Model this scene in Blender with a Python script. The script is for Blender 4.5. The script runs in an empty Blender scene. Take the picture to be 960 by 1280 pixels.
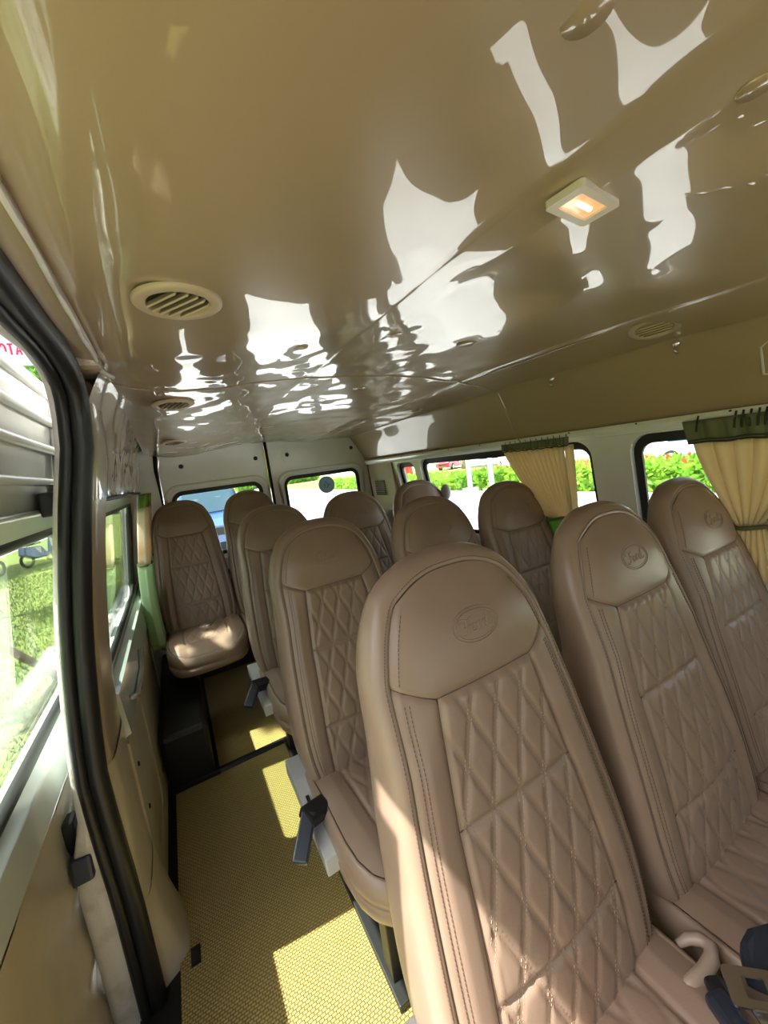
import bpy, bmesh, math, random
from mathutils import Vector, Matrix, noise
random.seed(7)
R = math.radians
D = bpy.data
C = bpy.context.scene.collection
scn = bpy.context.scene

# ------------------------------------------------------------------ camera, sky, sun, exposure
cam_d = D.cameras.new('camera'); cam = D.objects.new('camera', cam_d); C.objects.link(cam)
cam_d.sensor_fit = 'AUTO'; cam_d.sensor_width = 36.0
cam_d.lens = 481.0 / 1280.0 * 36.0
cam_d.clip_start = 0.02; cam_d.clip_end = 400
cx = Vector((0.86252256, -0.48876404, -0.13101353))
cd = Vector((-0.17996208, -0.05430712, -0.9821733))
cf = Vector((0.47293603, 0.87072409, -0.13480011))
M = Matrix(((cx.x, -cd.x, -cf.x, 0), (cx.y, -cd.y, -cf.y, 0), (cx.z, -cd.z, -cf.z, 1.38), (0, 0, 0, 1)))
cam.matrix_world = M
scn.camera = cam

world = D.worlds.new('world'); scn.world = world; world.use_nodes = True
wn = world.node_tree.nodes; wl = world.node_tree.links
bg = wn['Background']
sky = wn.new('ShaderNodeTexSky'); sky.sky_type = 'NISHITA'; sky.sun_disc = False
sky.sun_elevation = R(62.7); sky.sun_rotation = R(-80); sky.air_density = 1.2; sky.dust_density = 5.0; sky.ozone_density = 1.0
hs = wn.new('ShaderNodeHueSaturation'); hs.inputs['Saturation'].default_value = 0.45     # hazy tropical sky
wl.new(sky.outputs[0], hs.inputs['Color']); wl.new(hs.outputs[0], bg.inputs[0]); bg.inputs[1].default_value = 0.42

sun_d = D.lights.new('sun', 'SUN'); sun_d.energy = 17.0; sun_d.angle = R(0.6); sun_d.color = (1.0, 0.95, 0.86)
sun = D.objects.new('sun', sun_d); C.objects.link(sun)
sun.rotation_euler = Vector((0.508, -0.09, -1.0)).to_track_quat('-Z', 'Y').to_euler()

vs = scn.view_settings
vs.view_transform = 'Standard'; vs.look = 'None'; vs.gamma = 1.0; vs.use_curve_mapping = False
vs.exposure = 0.32
scn.cycles.max_bounces = 10; scn.cycles.diffuse_bounces = 5; scn.cycles.transparent_max_bounces = 24
scn.cycles.sample_clamp_indirect = 8.0
scn.cycles.caustics_reflective = False; scn.cycles.caustics_refractive = False

# ------------------------------------------------------------------ materials
def mat(name, col, rough=0.5, metal=0.0, spec=0.5, coat=0.0, coat_rough=0.03, bump=None, var=None, sheen=0.0, trans=None, emis=None, coat_ior=1.5):
    m = D.materials.new(name); m.use_nodes = True
    nt = m.node_tree; n = nt.nodes; l = nt.links
    b = n['Principled BSDF']
    b.inputs['Base Color'].default_value = (*col, 1)
    b.inputs['Roughness'].default_value = rough; b.inputs['Metallic'].default_value = metal
    b.inputs['Specular IOR Level'].default_value = spec
    b.inputs['Coat Weight'].default_value = coat; b.inputs['Coat Roughness'].default_value = coat_rough
    b.inputs['Coat IOR'].default_value = coat_ior
    tc = n.new('ShaderNodeTexCoord')
    if var:
        col2, sc, lo, hi = var
        nz = n.new('ShaderNodeTexNoise'); nz.inputs['Scale'].default_value = sc; nz.inputs['Detail'].default_value = 6
        l.new(tc.outputs['Object'], nz.inputs['Vector'])
        cr = n.new('ShaderNodeMapRange'); cr.inputs[1].default_value = lo; cr.inputs[2].default_value = hi
        l.new(nz.outputs[0], cr.inputs[0])
        mx = n.new('ShaderNodeMix'); mx.data_type = 'RGBA'
        mx.inputs[6].default_value = (*col, 1); mx.inputs[7].default_value = (*col2, 1)
        l.new(cr.outputs[0], mx.inputs[0]); l.new(mx.outputs[2], b.inputs['Base Color'])
    if bump:
        sc, st, dist = bump
        nb = n.new('ShaderNodeTexNoise'); nb.inputs['Scale'].default_value = sc; nb.inputs['Detail'].default_value = 4
        l.new(tc.outputs['Object'], nb.inputs['Vector'])
        bp = n.new('ShaderNodeBump'); bp.inputs['Strength'].default_value = st; bp.inputs['Distance'].default_value = dist
        l.new(nb.outputs[0], bp.inputs['Height']); l.new(bp.outputs[0], b.inputs['Normal'])
    if trans:
        tr = n.new('ShaderNodeBsdfTranslucent'); tr.inputs[0].default_value = (*trans[0], 1)
        ms = n.new('ShaderNodeMixShader'); ms.inputs[0].default_value = trans[1]
        l.new(b.outputs[0], ms.inputs[1]); l.new(tr.outputs[0], ms.inputs[2])
        l.new(ms.outputs[0], n['Material Output'].inputs[0])
    if emis:
        b.inputs['Emission Color'].default_value = (*emis[0], 1); b.inputs['Emission Strength'].default_value = emis[1]
    return m

def glass_mat(name, tint, ior=1.5):
    m = D.materials.new(name); m.use_nodes = True
    nt = m.node_tree; n = nt.nodes; l = nt.links; n.clear()
    out = n.new('ShaderNodeOutputMaterial'); ms = n.new('ShaderNodeMixShader')
    t = n.new('ShaderNodeBsdfTransparent'); t.inputs[0].default_value = (*tint, 1)
    g = n.new('ShaderNodeBsdfGlossy'); g.inputs['Roughness'].default_value = 0.0; g.inputs[0].default_value = (1, 1, 1, 1)
    f = n.new('ShaderNodeFresnel'); f.inputs[0].default_value = ior
    ge = n.new('ShaderNodeNewGeometry'); mi = n.new('ShaderNodeMapRange')
    mi.inputs[3].default_value = ior; mi.inputs[4].default_value = 1.0 / ior     # same reflectance from both faces
    l.new(ge.outputs['Backfacing'], mi.inputs[0]); l.new(mi.outputs[0], f.inputs[0])
    l.new(f.outputs[0], ms.inputs[0]); l.new(t.outputs[0], ms.inputs[1]); l.new(g.outputs[0], ms.inputs[2])
    l.new(ms.outputs[0], out.inputs[0]); return m

M_leather = mat('taupe_leather', (0.275, 0.193, 0.144), 0.36, spec=0.55, bump=(420, 0.10, 0.002), var=((0.242, 0.168, 0.124), 9, 0.35, 0.7))
M_stitch = mat('brown_thread', (0.10, 0.055, 0.040), 0.7)
M_stitch_l = mat('tan_thread', (0.30, 0.215, 0.15), 0.6)
M_ceiling = mat('glossy_tan_headliner', (0.325, 0.236, 0.145), 0.30, spec=0.35, coat=1.0, coat_rough=0.006, coat_ior=1.62, bump=(350, 0.04, 0.001))
M_trimtan = mat('tan_vinyl_trim', (0.36, 0.29, 0.20), 0.35, spec=0.5, coat=0.4, coat_rough=0.15, bump=(120, 0.08, 0.002))
M_panel = mat('cream_side_panel', (0.56, 0.49, 0.37), 0.38, spec=0.5, coat=0.25, coat_rough=0.2, var=((0.49, 0.43, 0.32), 6, 0.4, 0.65))
M_white = mat('painted_white_metal', (0.76, 0.76, 0.73), 0.28, spec=0.5, coat=0.8, coat_rough=0.06, var=((0.70, 0.70, 0.66), 5, 0.4, 0.7))
M_sill = mat('painted_pale_sill', (0.60, 0.67, 0.66), 0.25, spec=0.5, coat=0.8, coat_rough=0.08)
M_worn = mat('worn_jamb_metal', (0.62, 0.60, 0.55), 0.35, spec=0.5, coat=0.3, coat_rough=0.2, bump=(25, 0.5, 0.01), var=((0.45, 0.42, 0.36), 14, 0.5, 0.7))
M_rubber = mat('black_rubber', (0.010, 0.010, 0.011), 0.38, spec=0.4, bump=(90, 0.05, 0.002))
M_black = mat('black_plastic', (0.013, 0.013, 0.014), 0.45, spec=0.4)
M_gasket = mat('black_gasket', (0.008, 0.008, 0.009), 0.5)
M_grey = mat('grey_painted_bracket', (0.42, 0.42, 0.43), 0.4, spec=0.5)
M_navy = mat('dark_navy_plastic', (0.020, 0.026, 0.042), 0.35)
M_chrome = mat('polished_steel', (0.62, 0.62, 0.62), 0.22, metal=1.0)
M_silver = mat('brushed_silver', (0.50, 0.52, 0.52), 0.35, metal=0.8)
M_beigeplastic = mat('beige_plastic', (0.36, 0.27, 0.21), 0.4)
M_wheelbox = mat('black_wheel_cover', (0.005, 0.005, 0.005), 0.5, bump=(60, 0.2, 0.004))
M_glass = glass_mat('window_glass', (0.93, 0.96, 0.95))
M_glass_t = glass_mat('green_window_glass', (0.86, 0.91, 0.87))
M_cream = mat('cream_curtain', (0.70, 0.60, 0.40), 0.85, spec=0.1, trans=((0.80, 0.66, 0.42), 0.38), bump=(300, 0.1, 0.001))
M_green = mat('green_curtain', (0.20, 0.30, 0.10), 0.85, spec=0.1, trans=((0.30, 0.62, 0.12), 0.4))
M_olive = mat('olive_valance', (0.17, 0.18, 0.10), 0.85, spec=0.1, trans=((0.24, 0.27, 0.14), 0.2))
M_ltgreen = mat('pale_green_curtain', (0.42, 0.58, 0.34), 0.8, spec=0.1, trans=((0.4, 0.65, 0.3), 0.25))
M_dkthread = mat('dark_piping', (0.03, 0.03, 0.015), 0.8)

def mat_floor():
    m = D.materials.new('woven_mustard_mat'); m.use_nodes = True
    nt = m.node_tree; n = nt.nodes; l = nt.links; b = n['Principled BSDF']
    b.inputs['Roughness'].default_value = 0.42; b.inputs['Specular IOR Level'].default_value = 0.4
    tc = n.new('ShaderNodeTexCoord')
    br = n.new('ShaderNodeTexBrick'); br.offset = 0.5
    br.inputs['Scale'].default_value = 1.0
    br.inputs['Brick Width'].default_value = 0.0125; br.inputs['Row Height'].default_value = 0.0078
    br.inputs['Mortar Size'].default_value = 0.0019; br.inputs['Mortar Smooth'].default_value = 0.9
    br.inputs['Color1'].default_value = (0.56, 0.43, 0.15, 1); br.inputs['Color2'].default_value = (0.50, 0.38, 0.13, 1)
    br.inputs['Mortar'].default_value = (0.15, 0.095, 0.025, 1)
    l.new(tc.outputs['Object'], br.inputs['Vector'])
    nz = n.new('ShaderNodeTexNoise'); nz.inputs['Scale'].default_value = 5; nz.inputs['Detail'].default_value = 8
    l.new(tc.outputs['Object'], nz.inputs['Vector'])
    mr = n.new('ShaderNodeMapRange'); mr.inputs[1].default_value = 0.45; mr.inputs[2].default_value = 0.75
    mr.inputs[3].default_value = 0.0; mr.inputs[4].default_value = 0.35; l.new(nz.outputs[0], mr.inputs[0])
    mx = n.new('ShaderNodeMix'); mx.data_type = 'RGBA'; mx.inputs[7].default_value = (0.36, 0.27, 0.11, 1)
    l.new(mr.outputs[0], mx.inputs[0]); l.new(br.outputs[0], mx.inputs[6]); l.new(mx.outputs[2], b.inputs['Base Color'])
    bp = n.new('ShaderNodeBump'); bp.invert = True; bp.inputs['Strength'].default_value = 0.9; bp.inputs['Distance'].default_value = 0.003
    l.new(br.outputs['Fac'], bp.inputs['Height']); l.new(bp.outputs[0], b.inputs['Normal'])
    return m
M_mat = mat_floor()

# ------------------------------------------------------------------ helpers
def link_mesh(name, verts, faces, m, parent=None, smooth=False, mats=None):
    me = D.meshes.new(name); me.from_pydata([tuple(v) for v in verts], [], faces); me.update()
    bm = bmesh.new(); bm.from_mesh(me); bmesh.ops.recalc_face_normals(bm, faces=bm.faces); bm.to_mesh(me); bm.free()
    me.materials.append(m)
    if smooth:
        me.polygons.foreach_set('use_smooth', [True] * len(me.polygons))
    o = D.objects.new(name, me); C.objects.link(o)
    if parent: o.parent = parent
    return o

def bm_obj(name, bm, m, parent=None, smooth=False):
    bmesh.ops.recalc_face_normals(bm, faces=bm.faces)
    me = D.meshes.new(name); bm.to_mesh(me); bm.free(); me.materials.append(m)
    if smooth:
        me.polygons.foreach_set('use_smooth', [True] * len(me.polygons))
    o = D.objects.new(name, me); C.objects.link(o)
    if parent: o.parent = parent
    return o

def tag(o, label=None, cat=None, group=None, kind=None):
    if label: o['label'] = label
    if cat: o['category'] = cat
    if group: o['group'] = group
    if kind: o['kind'] = kind
    return o

def empty(name, loc=(0, 0, 0), rz=0.0):
    o = D.objects.new(name, None); C.objects.link(o); o.location = loc; o.rotation_euler = (0, 0, rz)
    o.empty_display_size = 0.05
    return o

def copy_tree(o, parent=None):
    c = o.copy(); C.objects.link(c)
    if parent: c.parent = parent
    for ch in list(KIDS.get(o.name, [])): copy_tree(ch, c)
    return c
KIDS = {}
def index_kids():
    KIDS.clear()
    for o in C.objects:
        if o.parent: KIDS.setdefault(o.parent.name, []).append(o)

def box_bm(bm, c, s, rot=None, bev=0.0):
    r = bmesh.ops.create_cube(bm, size=1.0)
    vs_ = r['verts']
    mt = Matrix.Translation(Vector(c)) @ (rot.to_4x4() if rot else Matrix.Identity(4)) @ Matrix.Diagonal((s[0], s[1], s[2], 1))
    bmesh.ops.transform(bm, matrix=mt, verts=vs_)
    if bev > 0:
        es = list({e for v in vs_ for e in v.link_edges})
        bmesh.ops.bevel(bm, geom=es, offset=bev, segments=2, affect='EDGES', profile=0.6)

def box(name, c, s, m, parent=None, rot=None, bev=0.0):
    bm = bmesh.new(); box_bm(bm, c, s, rot, bev); return bm_obj(name, bm, m, parent)

def tube_data(pts, r, seg=8, closed=False, ry=None, up=Vector((0, 0, 1)), cap=True):
    """tube of radius r (or list) along pts; ry = second radius (flattened)"""
    pts = [Vector(p) for p in pts]; n = len(pts); V = []; F = []
    for i, p in enumerate(pts):
        if closed: t = pts[(i + 1) % n] - pts[i - 1]
        else: t = pts[min(i + 1, n - 1)] - pts[max(i - 1, 0)]
        t.normalize()
        a = t.cross(up)
        if a.length < 1e-4: a = t.cross(Vector((1, 0, 0)))
        a.normalize(); b = a.cross(t).normalized()
        rr = r[i] if isinstance(r, (list, tuple)) else r
        r2 = ry if ry is not None else rr
        for k in range(seg):
            th = 2 * math.pi * k / seg
            V.append(p + a * math.cos(th) * rr + b * math.sin(th) * r2)
    m_ = n if closed else n - 1
    for i in range(m_):
        j = (i + 1) % n
        for k in range(seg):
            k2 = (k + 1) % seg
            F.append((i * seg + k, i * seg + k2, j * seg + k2, j * seg + k))
    if not closed and cap:
        F.append(tuple(range(seg))); F.append(tuple(range((n - 1) * seg, n * seg)))
    return V, F

def tube(name, pts, r, m, parent=None, seg=8, closed=False, ry=None, up=Vector((0, 0, 1))):
    V, F = tube_data(pts, r, seg, closed, ry, up)
    return link_mesh(name, V, F, m, parent, smooth=True)

def strip_prism(name, poly, axis_pts, m, parent=None): pass

def grid_mesh(name, P, m, parent=None, smooth=True, closed_u=False):
    """P[i][j] grid of points"""
    nu = len(P); nv = len(P[0]); V = [p for row in P for p in row]; F = []
    for i in range(nu if closed_u else nu - 1):
        i2 = (i + 1) % nu
        for j in range(nv - 1):
            F.append((i * nv + j, i2 * nv + j, i2 * nv + j + 1, i * nv + j + 1))
    return link_mesh(name, V, F, m, parent, smooth)

def extrude_poly(name, poly, vec, m, parent=None, bev=0.0):
    """closed 3-D polygon extruded by vec"""
    bm = bmesh.new(); vec = Vector(vec)
    a = [bm.verts.new(Vector(p)) for p in poly]; b = [bm.verts.new(Vector(p) + vec) for p in poly]
    bm.faces.new(a); bm.faces.new(list(reversed(b)))
    n = len(a)
    for i in range(n):
        bm.faces.new((a[i], a[(i + 1) % n], b[(i + 1) % n], b[i]))
    if bev > 0:
        bmesh.ops.bevel(bm, geom=list(bm.edges), offset=bev, segments=2, affect='EDGES', profile=0.6)
    return bm_obj(name, bm, m, parent)

def interp(tab, x):
    if x <= tab[0][0]: return tab[0][1]
    for (a, va), (b, vb) in zip(tab, tab[1:]):
        if x <= b: return va + (vb - va) * (x - a) / (b - a)
    return tab[-1][1]
def sinterp(tab, x):
    # smooth monotone-ish cubic (Catmull-Rom)
    n = len(tab)
    if x <= tab[0][0]: return tab[0][1]
    if x >= tab[-1][0]: return tab[-1][1]
    for i in range(n - 1):
        if x <= tab[i + 1][0]: break
    x0, y0 = tab[i]; x1, y1 = tab[i + 1]; h = x1 - x0
    m0 = (y1 - tab[i - 1][1]) / (x1 - tab[i - 1][0]) if i > 0 else (y1 - y0) / h
    m1 = (tab[i + 2][1] - y0) / (tab[i + 2][0] - x0) if i < n - 2 else (y1 - y0) / h
    t = (x - x0) / h
    return (2*t**3-3*t*t+1)*y0 + (t**3-2*t*t+t)*h*m0 + (-2*t**3+3*t*t)*y1 + (t**3-t*t)*h*m1

def rrect(x0, x1, z0, z1, r, n=6):
    """rounded rectangle outline, counter clockwise"""
    out = []
    for cx_, cz_, a0 in ((x1 - r, z0 + r, -90), (x1 - r, z1 - r, 0), (x0 + r, z1 - r, 90), (x0 + r, z0 + r, 180)):
        for k in range(n + 1):
            a = R(a0 + 90 * k / n); out.append((cx_ + r * math.cos(a), cz_ + r * math.sin(a)))
    return out

def panel_with_holes(name, outer, holes, fmap, thick, m, parent=None):
    """2-D outer loop and hole loops (lists of (u,v)); fmap(u,v,d)->3-D point; thick panel"""
    bm = bmesh.new(); loops = []
    for lp in [outer] + holes:
        vs_ = [bm.verts.new((u, v, 0)) for u, v in lp]
        es = [bm.edges.new((vs_[i], vs_[(i + 1) % len(vs_)])) for i in range(len(vs_))]
        loops.append(vs_)
    bmesh.ops.triangle_fill(bm, use_beauty=True, use_dissolve=False, edges=list(bm.edges), normal=(0, 0, 1))
    bm.faces.ensure_lookup_table()
    # remove faces inside the holes
    def inside(pt, lp):
        x, y = pt; c = False; j = len(lp) - 1
        for i in range(len(lp)):
            xi, yi = lp[i]; xj, yj = lp[j]
            if (yi > y) != (yj > y) and x < (xj - xi) * (y - yi) / (yj - yi) + xi: c = not c
            j = i
        return c
    kill = [f for f in bm.faces if any(inside(f.calc_center_median()[:2], h) for h in holes)]
    bmesh.ops.delete(bm, geom=kill, context='FACES_ONLY')
    front = list(bm.faces)
    r = bmesh.ops.duplicate(bm, geom=list(bm.verts) + list(bm.edges) + front)
    vmap = r['vert_map']
    for lp in loops:
        n = len(lp)
        for i in range(n):
            a, b = lp[i], lp[(i + 1) % n]
            bm.faces.new((a, b, vmap[b], vmap[a]))
    fr = set(v for lp in loops for v in lp)
    for v in bm.verts:
        d = 0.0 if v in fr else thick
        v.co = Vector(fmap(v.co.x, v.co.y, d))
    return bm_obj(name, bm, m, parent)

def ring_tube(name, loop, fmap, r, m, parent=None, seg=8, ry=None):
    return tube(name, [fmap(u, v) for u, v in loop], r, m, parent, seg, closed=True, ry=ry, up=Vector((0.3, 0.2, 0.9)))

# ------------------------------------------------------------------ the van body: left wall line
def xl(z):   # inner face of the left side
    return sinterp([(-0.7, -0.30), (-0.05, -0.283), (0.35, -0.283), (0.74, -0.278), (0.95, -0.258), (1.24, -0.213), (1.5, -0.163), (1.66, -0.150), (1.8, -0.12)], z)
def xr(z):   # inner face of the right side
    return sinterp([(-0.7, 1.67), (0.0, 1.655), (0.7, 1.645), (0.95, 1.62), (1.24, 1.575), (1.38, 1.55), (1.6, 1.50), (1.75, 1.46)], z)
YD = 1.15      # rear edge of the sliding-door opening
YB = 3.05      # rear doors
YF = -1.7      # bulkhead line at the front
floor_root = None

# floor
fl = box('floor', (0.69, 0.68, -0.06), (2.02, 4.76, 0.10), M_black); tag(fl, kind='structure')
mt = box('floor_mat', (0.70, 0.165, 0.0), (1.84, 3.51, 0.012), M_mat, bev=0.003)
tag(mt, 'mustard yellow woven vinyl mat covering the front aisle beside the seats', 'floor mat')
mt2 = box('floor_mat', (0.70, 2.49, 0.0), (1.84, 1.08, 0.012), M_mat, bev=0.003)
tag(mt2, 'mustard yellow woven vinyl mat at the back, behind the black edging strip', 'floor mat')
eb = extrude_poly('edging_strip', [(-0.24, 1.920, 0.004), (-0.24, 1.955, 0.004), (-0.24, 1.948, 0.020), (-0.24, 1.927, 0.020)], (1.86, 0, 0), M_black)
tag(eb, 'black edging strip across the aisle between the two yellow mats', 'edging strip')

# left wall behind the sliding door (window_1)
WL = rrect(1.445, 2.63, 0.81, 1.325, 0.07)
def fml(off):
    return lambda y, z, d=0.0: (xl(z) - off - d, y, z)
wl_ = panel_with_holes('wall_left', [(1.42, 0.0)] + [(1.42, z) for z in (0.3, 0.6, 0.74, 0.95, 1.1, 1.24, 1.4, 1.5, 1.6, 1.69)] + [(YB, z) for z in (1.69, 1.5, 1.4, 1.24, 1.1, 0.95, 0.74, 0.6, 0.3, 0.0)], [WL], fml(0.0), 0.042, M_white)
tag(wl_, kind='structure')
w1 = empty('window_1', (0, 0, 0)); tag(w1, kind='structure')
def off_xl(off): return lambda y, z, d=0.0: (xl(z) - off - d, y, z)
panel_with_holes('pane', rrect(1.43, 2.645, 0.80, 1.335, 0.07), [], off_xl(0.030), 0.004, M_glass_t, w1)
ring_tube('gasket', WL, off_xl(0.012), 0.012, M_gasket, w1, ry=0.020)
# sill ledge under the left window, painted, with its recess
extrude_poly('window_sill', [(xl(.80) + .004, 1.40, .795), (xl(.80) + .030, 1.40, .775), (xl(.62) + .045, 1.40, .64), (xl(.62) + .005, 1.40, .62)], (0, 1.62, 0), M_sill, wl_)
# lower trim panel
def low_panel(y, z, d=0.0): return (xl(z) + 0.034 - d, y, z)
lp = panel_with_holes('lower_trim_panel', [(1.40, 0.02), (1.40, .3), (1.40, .61), (YB - .02, .66), (YB - .02, .3), (YB - .02, 0.02)], [rrect(1.50, 1.80, .12, .56, .05), rrect(1.90, 2.55, .12, .56, .05)], low_panel, 0.028, M_panel, wl_)
for a, b in ((1.50, 1.80), (1.90, 2.55)):
    panel_with_holes('inset_panel', rrect(a + .006, b - .006, .126, .554, .046), [], lambda y, z, d=0.0: (xl(z) + 0.030 - d, y, z), 0.02, M_panel, wl_)
for y in (1.455, 1.47, 1.85, 2.62):
    z = {1.455: .50, 1.47: .33, 1.85: .58, 2.62: .58}[y]
    bm = bmesh.new(); bmesh.ops.create_cone(bm, cap_ends=True, segments=12, radius1=.009, radius2=.007, depth=.006, matrix=Matrix.Translation((xl(z) + .036, y, z)) @ Matrix.Rotation(R(90), 4, 'Y'))
    bm_obj('trim_clip', bm, M_black, wl_, True)
# door pull recess on the wall panel
tube('grab_recess', [(xl(.70) + .045, 1.52, .70), (xl(.66) + .052, 1.60, .665), (xl(.62) + .05, 1.86, .655), (xl(.66) + .046, 1.95, .70)], .010, M_silver, wl_)

# upper left wall panel (vinyl) between window and ceiling
P = []
for i in range(60):
    y = YD + .02 + (YB - YD - .02) * i / 59; row = []
    for j in range(22):
        t = j / 21; z = 1.372 + (1.70 - 1.372) * t
        x = xl(z) + .012 + 0.10 * max(0, t - .35) ** 1.6
        w = noise.noise(Vector((y * 7, z * 9, 3))) * .009 + noise.noise(Vector((y * 22, z * 20, 9))) * .0025
        row.append((x + w, y, z))
    P.append(row)
up = grid_mesh('upper_trim_panel', P, M_ceiling, wl_)
tube('trim_bead', [(xl(1.372) + .018, y / 10, 1.372) for y in range(12, 31)], .007, M_gasket, wl_)

# pillar trim at the rear edge of the door opening
pil = empty('trim_2', (0, YD, 0)); tag(pil, kind='structure')
def pillar(z0, z1, name, m, bulge=0.0):
    P = []
    zs = [z0 + (z1 - z0) * i / 24 for i in range(25)]
    for z in zs:
        b = xl(z); low = max(0, .40 - z) / .40
        rear = 1.42 + .02 * (z < .9)
        pro = .028 + .060 * low ** 2.2 + bulge
        prof = [(-.025, 0.005), (.010, .012), (.026, .03), (pro, .07), (pro, .16 + .05 * (1 - low)), (pro * .8, rear - YD - .02), (0.0, rear - YD + .005), (-.03, rear - YD)]
        row = []
        n = len(prof)
        # smooth by subdivision of the profile
        for k in range(n - 1):
            for s in range(4):
                t = s / 4; row.append((b + prof[k][0] * (1 - t) + prof[k + 1][0] * t, YD + prof[k][1] * (1 - t) + prof[k + 1][1] * t - 0.0 if True else 0, z))
        row.append((b + prof[-1][0], YD + prof[-1][1], z))
        row = [Vector(r) - Vector((0, 0, 0)) for r in row]
        for q in range(2):
            row = [row[0]] + [(row[i - 1] + row[i] * 2 + row[i + 1]) / 4 for i in range(1, len(row) - 1)] + [row[-1]]
        P.append([r - Vector((0, YD, 0)) for r in row])
    return grid_mesh(name, P, m, pil)
pillar(0.27, 0.70, 'middle_pillar_cover', M_panel, .004)
pillar(-0.02, 0.27, 'lower_pillar_cover', M_panel, .006)
pillar(0.70, 1.375, 'upper_pillar_cover', M_trimtan)
pillar(1.375, 1.66, 'top_pillar_cover', M_ceiling, .004)
box('kick_strip', (-0.178, .045, 0.0), (.026, .05, .02), M_black, pil)

# black door seal: header, shoulder and down the pillar
seal_lo = [(-.162, 1.15, 1.40 + .0)]
pts = []
for i in range(24):
    y = YF + .35 + (0.86 - YF - .35) * i / 23
    pts.append(Vector((-0.150, y, 1.690)))
pts += [Vector(p) for p in ((-.148, .93, 1.688), (-.146, 1.00, 1.680), (-.145, 1.06, 1.666), (-.146, 1.11, 1.642), (-.149, 1.137, 1.610), (-.153, 1.147, 1.57))]
for z in [1.5, 1.42, 1.35, 1.27, 1.2, 1.1, 1.0, .9, .8, .7, .6, .5, .4, .3, .2, .1, 0.0, -.1, -.2, -.3]:
    pts.append(Vector((interp([(-.3, -.28), (-.06, -.281), (.34, -.279), (.56, -.285), (.72, -.286), (.95, -.262), (1.144, -.234), (1.352, -.194), (1.5, -.161), (1.61, -.149)], z), 1.15, z)))
tr1 = empty('trim_1', (0, 0, 0)); tag(tr1, kind='structure')
def offs(dx, dy, dz):
    out = []
    for i, p in enumerate(pts):
        # inward (towards the opening) direction in the y-z plane
        t = (pts[min(i + 1, len(pts) - 1)] - pts[max(i - 1, 0)]).normalized()
        inn = Vector((0, t.z, -t.y)).normalized()  # header: t=+y -> inn=-z ; pillar: t=-z -> inn=-y
        out.append(p + inn * dy + Vector((dx, 0, 0)))
    return out
SX = Vector((1, 0, 0.02))
tube('seal_lip', offs(.003, -.004, 0), .0235, M_rubber, tr1, seg=12, up=SX)
tube('seal_fin', offs(-.024, .012, 0), .0125, M_rubber, tr1, seg=10, up=SX)
# painted jamb outside the seal
J = []
for i, p in enumerate(offs(0, 0, 0)):
    t = (pts[min(i + 1, len(pts) - 1)] - pts[max(i - 1, 0)]).normalized(); inn = Vector((0, t.z, -t.y)).normalized()
    lo = max(0.0, min(1.0, (.62 - p.z) / .15)) if p.y > 1.14 else 0.0
    hd_ = 1.0 if p.y < 1.0 else 0.0
    J.append([p + inn * (a + .004 * noise.noise(p * 30) * lo) + Vector((b - (lo * .045 + hd_ * .010) * k, 0, 0)) for a, b, k in ((-.03, -.022, 0), (.006, -.030, 0), (.012, -.034, 0), (.012, -.038, .5), (.010, -.042, .8), (.006, -.047, 1), (-.03, -.052, 1))])
jb = grid_mesh('wall_left', J, M_worn); tag(jb, kind='structure'); jb.name = 'wall_left_jamb'
# header trim between the seal and the ceiling weld line
H = []
for i in range(40):
    y = YF + .3 + (1.17 - YF - .3) * i / 39
    H.append([Vector((x, y, z + .003 * noise.noise(Vector((y * 9, x * 30, 0))))) for x, z in ((-.172, 1.702), (-.150, 1.706), (-.135, 1.700), (-.115, 1.694), (-.098, 1.693), (-.085, 1.700), (-.085, 1.74), (-.17, 1.75))])
hd = grid_mesh('header_trim', H, M_trimtan, wl_)
wp = []
for i in range(120):
    y = YF + .3 + (1.27 - YF - .3) * i / 119
    wp.append((-.090 + .004 * noise.noise(Vector((y * 10, 1, 1))), y, 1.690 + .004 * noise.noise(Vector((y * 14, 5, 1)))))
wv, wf = tube_data(wp, [.0040 + .002 * noise.noise(Vector((i * .35, 0, 4))) for i in range(120)], 8)
link_mesh('welded_seam', wv, wf, M_worn, wl_, True)
wv, wf = tube_data([(-.100 + .06 * t, 1.14 + .14 * t + .02 * math.sin(t * 5), 1.688 - .02 * t) for t in [i / 10 for i in range(6)]], .006, 8)
box('corner_cover', (-.135, 1.185, 1.702), (.105, .13, .05), M_trimtan, wl_, bev=.02)
link_mesh('welded_seam', wv, wf, M_worn, wl_, True)

# right wall
WR = [rrect(1.00, 2.27, .835, 1.345, .07), rrect(-.55, .845, .835, 1.345, .07), rrect(2.34, 2.585, .95, 1.335, .05)]
def fmr(off): return lambda y, z, d=0.0: (xr(z) + off + d, y, z)
zs_ = (0.0, .3, .6, .8, .95, 1.1, 1.24, 1.34, 1.375)
wr = panel_with_holes('wall_right', [(YF, z) for z in zs_] + [(YB, z) for z in reversed(zs_)], WR, fmr(0.0), 0.055, M_white)
tag(wr, kind='structure')
for i, h in enumerate(WR):
    w = empty('window_%d' % (i + 2), (0, 0, 0)); tag(w, kind='structure')
    y0 = min(p[0] for p in h); y1 = max(p[0] for p in h); z0 = min(p[1] for p in h); z1 = max(p[1] for p in h)
    panel_with_holes('pane', rrect(y0 - .015, y1 + .015, z0 - .015, z1 + .015, .07), [], fmr(.045), 0.004, M_glass, w)
    inner = rrect(y0 + .028, y1 - .028, z0 + .022, z1 - .036, .045)
    panel_with_holes('frame', h, [inner], fmr(.028), .012, M_gasket, w)
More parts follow.
